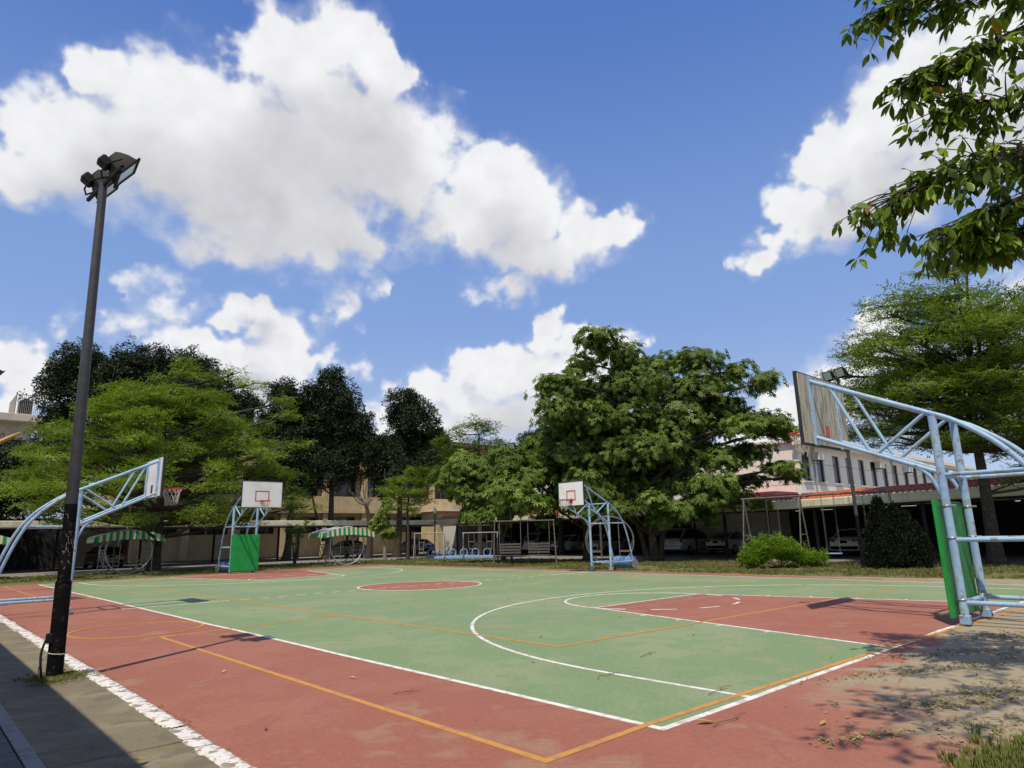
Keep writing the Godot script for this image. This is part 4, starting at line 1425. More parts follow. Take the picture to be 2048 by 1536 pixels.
# ---------------------------------------------------------------- car shelters and buildings
func shelter(called: String, label: String, front: Array, back: Array, tiles: bool, wall: bool, n_posts: int) -> void:
	# front and back: matching lists of ground points along the eaves and along the rear
	var o := base(called, Vector3.ZERO)
	tag(o, label, "car shelter", "flat car shelters round the court")
	var hf := 2.52
	var hr := 2.62
	var up := Vector3.UP
	for i in front.size() - 1:
		var a: Vector3 = front[i]
		var c: Vector3 = front[i + 1]
		var d: Vector3 = back[i + 1]
		var e: Vector3 = back[i]
		var b := mb()
		var t := up * 0.06
		var ya: float = a.y
		var yc: float = c.y
		var A := Vector3(a.x, ya + 0.22, a.z)
		var C := Vector3(c.x, yc + 0.22, c.z)
		var D := Vector3(d.x, hr + 0.12, d.z)
		var E := Vector3(e.x, hr + 0.12, e.z)
		b.quad(A, C, D, E, up)
		b.quad(A - t, C - t, D - t, E - t, -up)
		b.quad(E, D, D - t, E - t, D - C)
		put("roof_deck", b.done(), M.shelter_dark, o)
		# eaves board, gutter-shaped, in lengths
		var along := (C - A)
		var cnt := maxi(1, int(along.length() / 4.5))
		var dir := along.normalized()
		var out := (A - E)
		out.y = 0
		out = (out - dir * out.dot(dir)).normalized()
		for k in cnt:
			var p := A + along * (float(k) / cnt) + dir * 0.005
			var q := A + along * (float(k + 1) / cnt) - dir * 0.005
			b = mb()
			var ring := func(w: Vector3) -> Array:
				return [w + out * 0.02 - up * 0.3, w + out * 0.13 - up * 0.29, w + out * 0.17 - up * 0.22, w + out * 0.17 + up * 0.08, w + out * 0.14 + up * 0.11, w + out * 0.0 + up * 0.11, w - out * 0.03]
			b.loft([ring.call(p), ring.call(q)], true, true, false)
			put("fascia_board", b.done(), M.fascia, o)
		if tiles:
			# two courses of rounded tiles on the eaves: real tiles, joined
			b = mb()
			var width := 0.26
			var num := int(along.length() / width)
			for k in num:
				for row in 3:
					var lo := A + dir * (k + 0.5) * width - out * (row * 0.26) + up * (0.13 + row * 0.085)
					var hi := lo - out * 0.3 + up * 0.09
					var prev_l := Vector3.ZERO
					var prev_h := Vector3.ZERO
					for j in 6:
						var s := j / 5.0
						var prof := 0.055 * sin(s * PI) if s < 0.7 else 0.055 * sin(0.7 * PI) * (1.0 - (s - 0.7) / 0.3) - 0.02 * (s - 0.7) / 0.3
						var w := dir * (s - 0.5) * width * 1.02
						var pl := lo + w + up * (prof + 0.012)
						var ph := hi + w + up * (prof - 0.012)
						if j:
							b.quad(prev_l, pl, ph, prev_h, up + out * 0.3)
							b.quad(prev_l, pl, pl - up * 0.04, prev_l - up * 0.04, out)
						prev_l = pl
						prev_h = ph
			var tl := put("eaves_tiles", b.done(), M.roof_tile, o)
			tl.set_meta("kind", "stuff")
			b = mb()
			var r0 := A - out * 0.9 + up * 0.42
			b.tube([r0, r0 + along], 0.07, 0.07, 8)
			put("ridge", b.done(), M.roof_tile, o)
	var total := 0.0
	for i in front.size() - 1:
		total += (front[i] as Vector3).distance_to(front[i + 1])
	for k in n_posts:
		var want := total * (k + 0.5) / n_posts
		for i in front.size() - 1:
			var len := (front[i] as Vector3).distance_to(front[i + 1])
			if want > len:
				want -= len
				continue
			var t := want / len
			for f in [0.08, 0.62]:
				var p: Vector3 = (front[i] as Vector3).lerp(front[i + 1], t).lerp((back[i] as Vector3).lerp(back[i + 1], t), f)
				p.y = 0
				var b := mb()
				b.box(p + up * 1.22, Vector3(0.14, 2.56, 0.14), Basis.IDENTITY, 0.008)
				put("post", b.done(), M.shelter_dark, o)
			var q: Vector3 = (front[i] as Vector3).lerp(front[i + 1], t)
			var r: Vector3 = (back[i] as Vector3).lerp(back[i + 1], t)
			q.y = 2.56
			r.y = 2.6
			bar([q.lerp(r, 0.03), q.lerp(r, 0.98)], 0.07, "beam", M.shelter_beam, o, 6)
			break
	for f in [0.3, 0.55, 0.8]:
		var pts := []
		for i in front.size():
			var p: Vector3 = (front[i] as Vector3).lerp(back[i], f)
			p.y = 2.57
			pts.append(p)
		bar(pts, 0.045, "purlin", M.shelter_beam, o, 6)
	if wall:
		var kk := 0
		for i in back.size() - 1:
			var a: Vector3 = back[i]
			var c: Vector3 = back[i + 1]
			a.y = 0
			c.y = 0
			var len := a.distance_to(c)
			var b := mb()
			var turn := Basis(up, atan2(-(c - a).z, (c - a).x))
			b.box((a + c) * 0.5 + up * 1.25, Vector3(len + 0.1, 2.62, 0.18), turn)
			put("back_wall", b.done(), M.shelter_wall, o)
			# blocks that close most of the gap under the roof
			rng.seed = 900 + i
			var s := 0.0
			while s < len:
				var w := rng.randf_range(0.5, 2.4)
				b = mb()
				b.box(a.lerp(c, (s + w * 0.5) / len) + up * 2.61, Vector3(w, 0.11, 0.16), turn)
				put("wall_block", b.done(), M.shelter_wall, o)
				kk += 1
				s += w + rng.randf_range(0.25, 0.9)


func shelters() -> void:
	shelter("car_shelter", "long low car shelter with orange eaves tiles along the right side", [Vector3(24.6, 2.52, 12), Vector3(26.6, 2.52, -2.4), Vector3(29.1, 2.5, -12.6), Vector3(31.3, 2.64, -46.4)], [Vector3(38.4, 0, 12), Vector3(38.4, 0, -2.4), Vector3(38.6, 0, -12.6), Vector3(39.6, 0, -46.4)], true, true, 11)
	shelter("car_shelter", "plain car shelter with a cream eaves board along the far left side", [Vector3(31.3, 2.64, -46.4), Vector3(18.5, 2.62, -46.2), Vector3(6.0, 2.62, -46.0), Vector3(-14.0, 2.6, -45.0)], [Vector3(36.0, 0, -53.2), Vector3(18.5, 0, -53.2), Vector3(6.0, 0, -53.0), Vector3(-14.0, 0, -52.0)], false, false, 9)
	var w := base("dark_wall", Vector3(-4.0, 0, -54.2))
	tag(w, "dark stained wall behind the left end of the far car shelter", "wall")
	var b := mb()
	b.box(Vector3(0, 1.6, 0), Vector3(24.0, 3.3, 0.25), Basis.IDENTITY, 0.01)
	put("wall", b.done(), M.shelter_wall, w)
	b = mb()
	b.box(Vector3(0, 3.29, 0), Vector3(24.1, 0.1, 0.35), Basis.IDENTITY, 0.01)
	put("coping", b.done(), M.shelter_beam, w)


func window_in(parent: Node3D, at: Vector3, turn: Basis, w: float, h: float, glass: Material, split: bool, sill := true) -> void:
	# front face towards local +z; the frame stands 3 cm behind the wall face
	var g := base_child(parent, "window")
	g.transform = Transform3D(turn, at)
	var b := mb()
	for e in [-1.0, 1.0]:
		b.box(Vector3(e * (w - 0.06) * 0.5, 0, 0), Vector3(0.06, h, 0.07))
		b.box(Vector3(0, e * (h - 0.06) * 0.5, 0), Vector3(w - 0.12, 0.06, 0.068))
	if split:
		b.box(Vector3(0, h * 0.16, 0.0), Vector3(w - 0.12, 0.05, 0.066))
	else:
		b.box(Vector3(0, 0, 0.0), Vector3(0.05, h - 0.12, 0.066))
	put("frame", b.done(), M.window_frame, g)
	b = mb()
	b.box(Vector3(0, 0, -0.02), Vector3(w - 0.1, h - 0.1, 0.012))
	put("pane", b.done(), glass, g)
	if sill:
		b = mb()
		b.box(Vector3(0, -h * 0.5 - 0.04, 0.12), Vector3(w + 0.12, 0.08, 0.28), Basis.IDENTITY, 0.01)
		put("sill", b.done(), M.sill_white, g)


# a wall on the plane z = 0 facing +z with real openings: list of [x, y, w, h]; built as a frame of boxes
func wall_with_holes(parent: Node3D, x0: float, x1: float, y0: float, y1: float, thick: float, holes: Array, m: Material, called := "wall") -> void:
	var hs := holes.duplicate()
	hs.sort_custom(func(p, q): return p[0] < q[0])
	var b := mb()
	var x := x0
	for h in hs:
		var l: float = h[0] - h[2] * 0.5
		var r: float = h[0] + h[2] * 0.5
		b.box(Vector3((x + l) * 0.5, (y0 + y1) * 0.5, -thick * 0.5), Vector3(l - x, y1 - y0, thick))
		var lo: float = h[1] - h[3] * 0.5
		var hi: float = h[1] + h[3] * 0.5
		b.box(Vector3((l + r) * 0.5, (y0 + lo) * 0.5, -thick * 0.5), Vector3(r - l, lo - y0, thick))
		b.box(Vector3((l + r) * 0.5, (hi + y1) * 0.5, -thick * 0.5), Vector3(r - l, y1 - hi, thick))
		x = r
	b.box(Vector3((x + x1) * 0.5, (y0 + y1) * 0.5, -thick * 0.5), Vector3(x1 - x, y1 - y0, thick))
	put(called, b.done(), m, parent)


func pale_building() -> void:
	# two storeys; long front towards +z, gable end towards -x
	var o := base("pale_building", Vector3(40.0, 0, -16.855))
	tag(o, "long two storey pale pink building with narrow windows behind the tiled shelter", "building")
	var top := 7.2
	var holes := []
	var xs := [1.06, 3.3, 6.02, 8.34, 10.76, 13.22, 15.64, 18.1, 20.6, 23.05, 25.5, 28.0, 30.4, 32.9, 35.4, 37.8, 40.2, 42.7, 45.1, 47.6]
	for x in xs:
		holes.append([x, 5.58, 1.15, 2.0])
	wall_with_holes(o, 0.0, 60.0, 0.0, top, 0.35, holes, M.pale_wall)
	var b := mb()
	b.box(Vector3(0.175, top / 2, -14.18), Vector3(0.35, top, 27.6))
	put("wall", b.done(), M.pale_wall, o)
	b = mb()
	b.box(Vector3(59.8, top / 2, -14.2), Vector3(0.35, top, 27.6))
	b.box(Vector3(30, top / 2, -28.2), Vector3(60, top, 0.35))
	put("wall", b.done(), M.pale_wall, o)
	b = mb()
	b.box(Vector3(30.0, top + 0.14, -13.9), Vector3(60.5, 0.28, 29.3), Basis.IDENTITY, 0.02)
	put("roof", b.done(), M.pale_wall, o)
	b = mb()
	b.box(Vector3(30.0, top - 0.16, 0.24), Vector3(60.9, 0.16, 0.78), Basis.IDENTITY, 0.02)
	b.box(Vector3(30.0, top - 0.02, 0.3), Vector3(60.9, 0.1, 0.9), Basis.IDENTITY, 0.02)
	put("cornice", b.done(), M.pale_wall, o)
	# shallow render joints
	b = mb()
	for y in [4.38, 5.85]:
		var x0 := 0.0
		for x in xs:
			if y > 4.6:
				b.box(Vector3((x0 + x - 0.59) * 0.5, y, 0.002), Vector3(x - 0.59 - x0, 0.022, 0.012))
				x0 = x + 0.59
		if y < 4.6:
			b.box(Vector3(25, y, 0.002), Vector3(50, 0.022, 0.012))
		b.box(Vector3(-0.002, y, -14), Vector3(0.012, 0.022, 27))
	put("wall_joint", b.done(), M.joint, o)
	rng.seed = 55
	for x in xs:
		window_in(o, Vector3(x, 5.58, -0.12), Basis.IDENTITY, 1.15, 2.0, M.window_brown if rng.randf() < 0.3 else M.window_dark, true, true)
	for x in [2.13, 17.25, 32.0]:
		bar([Vector3(x, 2.4, 0.1), Vector3(x, 7.0, 0.1)], 0.055, "downpipe", M.pipe_grey, o, 8)
	# dark red flashing where the low annex roof meets the end wall
	b = mb()
	b.box(Vector3(-1.6, 3.75, -3.6), Vector3(3.1, 0.16, 6.6), Basis.IDENTITY, 0.01)
	put("annex_roof", b.done(), M.dark_red_metal, o)
	b = mb()
	b.box(Vector3(-1.55, 1.84, -3.6), Vector3(2.9, 3.66, 6.3))
	put("annex", b.done(), M.pale_wall, o)
	for k in 3:
		var a := base("air_conditioner", Vector3(40.0 + [2.35, 13.75, 20.4][k], 6.32, -16.855 + 0.32))
		tag(a, ["boxy air conditioner on the pale wall just below the near hoop's net", "air conditioner on a wall shelf above the sixth narrow window", "air conditioner high on the pale wall behind the hoop's blue posts"][k], "air conditioner", "air conditioners on the pale building")
		b = mb()
		b.box(Vector3.ZERO, Vector3(0.8, 0.56, 0.5), Basis.IDENTITY, 0.02)
		put("casing", b.done(), M.ac_white, a)
		b = mb()
		for j in 7:
			b.box(Vector3(-0.1, -0.2 + j * 0.066, 0.254), Vector3(0.5, 0.02, 0.012))
		put("grille", b.done(), M.pipe_grey, a)
		b = mb()
		for e in [-1.0, 1.0]:
			b.box(Vector3(e * 0.3, -0.3, 0.0), Vector3(0.04, 0.04, 0.6))
		put("bracket", b.done(), M.dark_metal, a)


func school_block() -> void:
	# three storeys of cream wall behind the dark trees; front towards +z
	var o := base("school_building", Vector3(0, 0, -58.0))
	tag(o, "three storey cream school building behind the row of dark trees", "building")
	var b := mb()
	b.box(Vector3(30.5, 5.85, -6.0), Vector3(43, 11.7, 10.6))
	put("wall", b.done(), M.cream_wall, o)
	b = mb()
	b.box(Vector3(30.5, 11.86, -5.6), Vector3(44.4, 0.3, 12.6), Basis.IDENTITY, 0.02)
	put("roof", b.done(), M.tower_wall, o)
	b = mb()
	b.box(Vector3(30.5, 12.06, 0.72), Vector3(44.6, 0.12, 0.24))
	put("roof_edge", b.done(), M.dark_red_metal, o)
	for y in [4.2, 8.35]:
		b = mb()
		b.box(Vector3(30.5, y - 0.05, 0.1), Vector3(43.6, 0.3, 1.7), Basis.IDENTITY, 0.02)
		put("floor_ledge", b.done(), M.cream_wall, o)
	# galleries: parapet panels between piers, dark rooms behind
	var k := 0
	for i in 11:
		var x := 9.4 + i * 4.2
		b = mb()
		b.box(Vector3(x, 5.9, 0.55), Vector3(0.55, 11.7, 0.5), Basis.IDENTITY, 0.012)
		put("pier", b.done(), M.cream_wall, o)
		if i == 10:
			break
		for f in 2:
			b = mb()
			b.box(Vector3(x + 2.1, [4.98, 9.1][f], 0.66), Vector3(3.66, 1.25, 0.16), Basis.IDENTITY, 0.01)
			put("parapet_panel", b.done(), M.cream_wall, o)
		for f in 3:
			for e in 2:
				window_in(o, Vector3(x + 1.15 + e * 1.9, [2.9, 6.9, 10.4][f], -0.66), Basis.IDENTITY, 1.75, [1.5, 2.3, 1.6][f], M.window_dark, false, false)
	# railings along the roof edge at the right-hand end
	b = mb()
	for j in 60:
		b.tube([Vector3(38.0 + j * 0.2, 8.45, 0.9), Vector3(38.0 + j * 0.2, 9.9, 0.9)], 0.02, 0.02, 5)
	b.tube([Vector3(38.0, 9.9, 0.9), Vector3(50.0, 9.9, 0.9)], 0.03, 0.03, 6)
	put("railing", b.done(), M.pipe_grey, o)
	# projecting bay with a flat slab and a small tiled hip roof
	b = mb()
	b.box(Vector3(39.3, 2.05, 2.0), Vector3(3.6, 4.1, 3.0))
	put("porch", b.done(), M.cream_wall, o)
	b = mb()
	b.box(Vector3(39.3, 4.22, 2.2), Vector3(4.4, 0.16, 3.8), Basis.IDENTITY, 0.01)
	put("porch_slab", b.done(), M.tower_wall, o)
	var hip := base("gatehouse", Vector3(41.6, 0, -49.5))
	tag(hip, "little kiosk with an orange tiled hip roof behind the corner of the shelters", "kiosk")
	b = mb()
	b.box(Vector3(0, 1.75, 0), Vector3(4.6, 3.5, 4.6))
	put("wall", b.done(), M.cream_wall, hip)
	b = mb()
	for s in 4:
		var t := Basis(Vector3.UP, s * PI / 2)
		for row in 7:
			var f0 := row / 7.0
			var f1 := (row + 1.0) / 7.0
			for c in 18:
				var c0 := lerpf(-1, 1, c / 18.0)
				var c1 := lerpf(-1, 1, (c + 1) / 18.0)
				var P := func(cc: float, f: float, up: float) -> Vector3:
					return t * Vector3(cc * lerpf(2.9, 0.9, f), 3.45 + f * 1.15 + up, lerpf(2.9, 0.5, f))
				var hump := 0.07
				b.quad(P.call(c0, f0, 0.03), P.call((c0 + c1) / 2, f0, hump + 0.03), P.call((c0 + c1) / 2, f1, hump), P.call(c0, f1, 0.0), Vector3.UP)
				b.quad(P.call((c0 + c1) / 2, f0, hump + 0.03), P.call(c1, f0, 0.03), P.call(c1, f1, 0.0), P.call((c0 + c1) / 2, f1, hump), Vector3.UP)
	var tl := put("roof_tiles", b.done(), M.roof_tile, hip)
	tl.set_meta("kind", "stuff")
	# white sheds under the corner of the shelters
	var sh := base("white_shed", Vector3(36.2, 0, -46.2))
	tag(sh, "white panelled shed in the corner where the two shelters meet", "shed")
	for j in 4:
		b = mb()
		b.box(Vector3(-1.8 + j * 1.2, 1.2, 0), Vector3(1.16, 2.3, 0.1), Basis.IDENTITY, 0.01)
		put("panel", b.done(), M.sill_white, sh)
	b = mb()
	b.box(Vector3(0, 1.25, -1.2), Vector3(4.8, 2.4, 2.2))
	put("body", b.done(), M.ac_white, sh)

	# cream tower block at the far left
	var tw := base("cream_tower", Vector3(-1.2, 0, -66.0))
	tag(tw, "cream building with an overhanging flat roof slab and railing at the far left", "building")
	b = mb()
	b.box(Vector3(0, 5.9, -4.0), Vector3(7.4, 11.8, 7.5))
	put("wall", b.done(), M.tower_wall, tw)
	b = mb()
	b.box(Vector3(3.86, 5.9, -0.5), Vector3(0.9, 11.8, 0.9))
	put("pier", b.done(), M.tower_wall, tw)
	b = mb()
	b.box(Vector3(0.35, 12.1, -3.6), Vector3(9.4, 0.62, 9.0), Basis.IDENTITY, 0.03)
	put("roof_slab", b.done(), M.tower_wall, tw)
	b = mb()
	for j in 16:
		b.tube([Vector3(2.9 + j * 0.13, 12.4, 0.6), Vector3(2.9 + j * 0.13, 14.1, 0.6)], 0.018, 0.018, 5)
	for j in 26:
		b.tube([Vector3(2.9, 12.4, 0.6 - j * 0.2), Vector3(2.9, 14.1, 0.6 - j * 0.2)], 0.018, 0.018, 5)
	b.tube([Vector3(2.9, 14.1, -4.4), Vector3(2.9, 14.1, 0.6), Vector3(5.0, 14.1, 0.6)], 0.035, 0.035, 6)
	put("railing", b.done(), M.pipe_grey, tw)
	for e in 2:
		window_in(tw, Vector3(-2.0 + e * 3.0, 9.5, -0.2), Basis.IDENTITY, 1.6, 1.5, M.window_dark, false, true)
	var tk := base("roof_tank", Vector3(2.45, 12.41, -66.3))
	tag(tk, "dark upright water tank behind the railing of the cream roof slab", "tank")
	b = mb()
	b.tube([Vector3(0, 0, 0), Vector3(0, 1.25, 0), Vector3(0, 1.4, 0)], 0.5, 0.5, 16, true, [0.5, 0.5, 0.3])
	put("body", b.done(), M.plastic_black, tk)
	b = mb()
	b.tube([Vector3(0, 1.38, 0), Vector3(0, 1.5, 0)], 0.18, 0.18, 12)
	put("lid", b.done(), M.plastic_black, tk)


# ---------------------------------------------------------------- cars; local -z is the nose
func car(label: String, at: Vector3, turn: float, paint: Material, kind := 0) -> void:
	var o := base("parked_car", at, turn)
	tag(o, label, "car", "cars parked under the shelters")
	var van := kind == 1
	var hw := 0.86
	# stations: z, belt height, half width
	var st := [[-2.22, 0.62, 0.62], [-2.12, 0.7, 0.76], [-1.7, 0.83, 0.84], [-0.9, 0.93, hw], [0.0, 0.95, hw], [1.2, 0.97, hw], [1.8, 1.0, 0.84], [2.16, 0.98, 0.79], [2.28, 0.82, 0.7]]
	if van:
		st = [[-2.1, 0.66, 0.64], [-2.0, 0.78, 0.78], [-1.5, 0.95, 0.85], [-0.7, 1.02, hw], [0.3, 1.04, hw], [1.4, 1.06, hw], [1.95, 1.06, 0.84], [2.1, 1.02, 0.8], [2.16, 0.85, 0.76]]
	var b := mb()
	var rings := []
	for s in st:
		var z: float = s[0]
		var yb: float = s[1]
		var w: float = s[2]
		var lowy := 0.24 if absf(z) < 2.0 else 0.34
		rings.append([Vector3(-w * 0.9, lowy, z), Vector3(-w, lowy + 0.12, z), Vector3(-w * 1.0, yb - 0.2, z), Vector3(-w * 0.95, yb - 0.04, z), Vector3(-w * 0.82, yb, z), Vector3(0, yb + 0.025, z), Vector3(w * 0.82, yb, z), Vector3(w * 0.95, yb - 0.04, z), Vector3(w, yb - 0.2, z), Vector3(w, lowy + 0.12, z), Vector3(w * 0.9, lowy, z)])
	b.loft(rings)
	put("body", b.done(), paint, o)
	var gh := [[-1.15, 0.93, 0.95, 0.78, 0.78], [-0.25, 0.94, 1.4, 0.79, 0.6], [0.5, 0.95, 1.45, 0.79, 0.61], [1.15, 0.96, 1.38, 0.78, 0.6], [1.85, 0.985, 1.02, 0.72, 0.68]]
	if van:
		gh = [[-1.3, 1.0, 1.02, 0.78, 0.78], [-0.4, 1.02, 1.62, 0.8, 0.66], [0.5, 1.04, 1.7, 0.8, 0.68], [1.6, 1.05, 1.66, 0.8, 0.67], [2.08, 1.05, 1.1, 0.77, 0.72]]
	b = mb()
	rings = []
	for s in gh:
		rings.append([Vector3(-s[3], s[1] - 0.05, s[0]), Vector3(-s[4] - 0.02, s[2] - 0.06, s[0]), Vector3(-s[4] * 0.8, s[2] - 0.01, s[0]), Vector3(0, s[2], s[0]), Vector3(s[4] * 0.8, s[2] - 0.01, s[0]), Vector3(s[4] + 0.02, s[2] - 0.06, s[0]), Vector3(s[3], s[1] - 0.05, s[0])])
	b.loft(rings)
	put("cabin_glass", b.done(), M.car_glass, o)
	b = mb()
	rings = []
	for i in [1, 2, 3]:
		var s = gh[i]
		rings.append([Vector3(-s[4] - 0.03, s[2] - 0.07, s[0]), Vector3(-s[4] * 0.82, s[2] + 0.006, s[0]), Vector3(0, s[2] + 0.02, s[0]), Vector3(s[4] * 0.82, s[2] + 0.006, s[0]), Vector3(s[4] + 0.03, s[2] - 0.07, s[0])])
	b.loft(rings, true, true)
	put("roof", b.done(), paint, o)
	for e in [-1.0, 1.0]:
		for i in [[0, 1], [3, 4], [2, 2]]:
			b = mb()
			var s0 = gh[i[0]]
			var s1 = gh[i[1]]
			if i[0] == i[1]:
				b.tube([Vector3(e * (s0[3] + 0.005), s0[1] - 0.02, s0[0] + 0.1), Vector3(e * (s0[4] + 0.03), s0[2] - 0.07, s0[0])], 0.04, 0.035, 6)
			else:
				var lo = s0 if i[0] == 0 else s1
				var hi = s1 if i[0] == 0 else s0
				b.tube([Vector3(e * lo[4], lo[2] - 0.03, lo[0]), Vector3(e * (hi[4] + 0.02), hi[2] - 0.06, hi[0])], 0.045, 0.04, 6)
			put("roof_pillar", b.done(), paint, o)
	for z in [-1.38, 1.36]:
		for e in [-1.0, 1.0]:
			var g := base_child(o, "wheel")
			g.position = Vector3(e * 0.75, 0.31, z)
			b = mb()
			b.tube([Vector3(-0.11, 0, 0), Vector3(-0.09, 0, 0), Vector3(0.09, 0, 0), Vector3(0.11, 0, 0)], 0.31, 0.31, 20, true, [0.28, 0.31, 0.31, 0.28])
			put("tyre", b.done(), M.tyre, g)
			b = mb()
			b.tube([Vector3(e * 0.1, 0, 0), Vector3(e * 0.118, 0, 0)], 0.2, 0.19, 16)
			put("rim", b.done(), M.wheel_rim, g)
	for e in [-1.0, 1.0]:
		b = mb()
		b.box(Vector3(e * 0.58, 0.83, 2.2) if not van else Vector3(e * 0.7, 0.95, 2.1), Vector3(0.34, 0.16, 0.16) if not van else Vector3(0.16, 0.32, 0.14), Basis(Vector3.UP, e * 0.35), 0.02)
		put("tail_light", b.done(), M.tail_red, o)
		b = mb()
		b.box(Vector3(e * 0.55, 0.62, -2.14), Vector3(0.3, 0.12, 0.12), Basis(Vector3.UP, -e * 0.4), 0.02)
		put("headlight", b.done(), M.head_clear, o)
		b = mb()
		b.box(Vector3(e * 0.93, 1.0, -0.72), Vector3(0.16, 0.11, 0.09), Basis.IDENTITY, 0.02)
		put("mirror", b.done(), paint, o)
	b = mb()
	b.box(Vector3(0, 0.46, 2.2), Vector3(1.5, 0.26, 0.16), Basis.IDENTITY, 0.04)
	put("rear_bumper", b.done(), paint, o)
	b = mb()
	b.box(Vector3(0, 0.33, 2.2), Vector3(1.3, 0.08, 0.14), Basis.IDENTITY, 0.01)
	put("bumper_strip", b.done(), M.plastic_black, o)
	b = mb()
	b.box(Vector3(0, 0.77, 2.27 if not van else 2.17), Vector3(0.36, 0.16, 0.02), Basis.IDENTITY, 0.004)
	put("number_plate", b.done(), M.plate_white, o)
	b = mb()
	b.box(Vector3(0, 0.45, -2.16), Vector3(1.3, 0.26, 0.14), Basis.IDENTITY, 0.04)
	put("front_bumper", b.done(), paint, o)


func cars() -> void:
	# under the right-hand shelter: tails towards the court, noses in
	var y := -0.04
	var px := -PI / 2
	car("pale silver car with a number plate parked behind the blue swing seat", Vector3(34.2, y, -11.4), px, M.car_champagne)
	car("white car half hidden behind the leafy green bush", Vector3(38.4 - 1.2, y, -20.6), px, M.car_white)
	car("white hatchback parked in the dark left of the green bush, behind the trunks", Vector3(36.0, y, -23.2), px, M.car_white, 1)
	car("white car parked behind the glider swing without awning", Vector3(36.0, y, -30.3), px, M.car_white)
	car("white car with red tail lights seen between the hanging benches and the trunk", Vector3(36.0, y, -33.6), px, M.car_white)
	car("white hatchback at the left end of the row behind the hanging benches", Vector3(36.4, y, -37.3), px, M.car_white, 1)
	car("silver hatchback with red tail lights behind the right-hand toddler swing", Vector3(35.4, y, -42.4), px - 0.35, M.car_silver, 1)
	car("grey car in deep shade at the right edge behind the near hoop", Vector3(35.6, y, -2.4), px, M.car_silver)
	# under the far shelter
	car("silver car parked behind the striped glider in the middle", Vector3(25.0, y, -50.6), 0.0, M.car_silver)
	car("silver car parked beside the slender tree under the far shelter", Vector3(32.0, y, -50.6), 0.0, M.car_silver)
	car("dark car in shade under the left shelter behind the striped awning", Vector3(6.3, y, -49.6), 0.0, M.car_dark)


# ---------------------------------------------------------------- trees and plants
# one leaf: a folded, pointed blade from a along d, width w, drooping
func leaf_blade(b: MB, a: Vector3, d: Vector3, up: Vector3, len: float, w: float, droop := 0.15, fine := false) -> void:
	var dir := d.normalized()
	var side := dir.cross(up)
	side = side.normalized() if side.length_squared() > 1e-6 else dir.cross(Vector3.RIGHT).normalized()
	var nn := side.cross(dir).normalized()
	if not fine:
		var m := a + dir * len * 0.5 - nn * len * droop * 0.15
		var l := m + side * w * 0.5 + nn * w * 0.16
		var r := m - side * w * 0.5 + nn * w * 0.16
		var t := a + dir * len - nn * len * droop
		var n1 := (nn + side * -0.3).normalized()
		var n2 := (nn + side * 0.3).normalized()
		b.tri(a, l, t, n1, n1, n1)
		b.tri(a, t, r, n2, n2, n2)
		return
	var prof := [0.0, 0.6, 0.98, 0.92, 0.55, 0.0]
	var mid := []
	for i in 6:
		var f := i / 5.0
		mid.append(a + dir * len * f - nn * len * droop * f * f)
	for i in 5:
		for s in [-1.0, 1.0]:
			var o0: Vector3 = mid[i] + side * (s * w * 0.5 * prof[i]) + nn * (w * 0.14 * prof[i])
			var o1: Vector3 = mid[i + 1] + side * (s * w * 0.5 * prof[i + 1]) + nn * (w * 0.14 * prof[i + 1])
			var n1: Vector3 = (nn - side * s * 0.3).normalized()
			if i > 0:
				b.tri(mid[i], o0, o1, nn, n1, n1)
			if i < 4:
				b.tri(mid[i], o1, mid[i + 1], nn, n1, nn)


# flat spray of many little leaves, about 0.8 m across, lying in the xz plane
func spray_small() -> ArrayMesh:
	var b := mb()
	rng.seed = 301
	for k in 5:
		var a := TAU * k / 5.0 + rng.randf_range(-0.3, 0.3)
		var d := Vector3(cos(a), 0.05, sin(a))
		for j in 9:
			var p := d * (0.05 + j * 0.044) + rv(0.03)
			p.y += rng.randf_range(-0.035, 0.05)
			var q := d.rotated(Vector3.UP, rng.randf_range(-1.5, 1.5)) + Vector3(0, rng.randf_range(-0.25, 0.35), 0)
			leaf_blade(b, p, q, Vector3.UP + rv(0.5), rng.randf_range(0.075, 0.12), rng.randf_range(0.04, 0.06))
	return b.done()


# whorls of drooping leaflets, umbrella-like, about 0.6 m across
func spray_umbrella() -> ArrayMesh:
	var b := mb()
	rng.seed = 302
	for k in 5:
		var c := Vector3(rng.randf_range(-0.2, 0.2), rng.randf_range(-0.1, 0.12), rng.randf_range(-0.2, 0.2))
		var tilt := rv(0.35)
		for j in 7:
			var a := TAU * j / 7.0 + rng.randf_range(-0.2, 0.2)
			var d := Vector3(cos(a), rng.randf_range(-0.5, 0.02), sin(a)) + tilt * 0.4
			leaf_blade(b, c, d, Vector3.UP + tilt, rng.randf_range(0.16, 0.25), rng.randf_range(0.06, 0.085), 0.25)
	return b.done()


# dense rounded bunch of oval leaves, about 0.7 m across
func bunch_oval() -> ArrayMesh:
	var b := mb()
	rng.seed = 303
	for k in 34:
		var d := Vector3(rng.randfn(), absf(rng.randfn()) * 0.8 + 0.1, rng.randfn()).normalized()
		var p := d * rng.randf_range(0.08, 0.28)
		leaf_blade(b, p, d + rv(0.6), Vector3.UP + rv(0.6), rng.randf_range(0.11, 0.18), rng.randf_range(0.055, 0.085), 0.2)
	return b.done()


func grass_tuft() -> ArrayMesh:
	var b := mb()
	rng.seed = 304
	for k in 9:
		var a := rng.randf() * TAU
		var p := Vector3(cos(a), 0, sin(a)) * rng.randf_range(0, 0.06)
		leaf_blade(b, p, Vector3(cos(a) * 0.5, 1.0, sin(a) * 0.5) + rv(0.2), Vector3(cos(a), 0.3, sin(a)), rng.randf_range(0.05, 0.12), 0.012, 0.25)
	return b.done()


var SP := {}


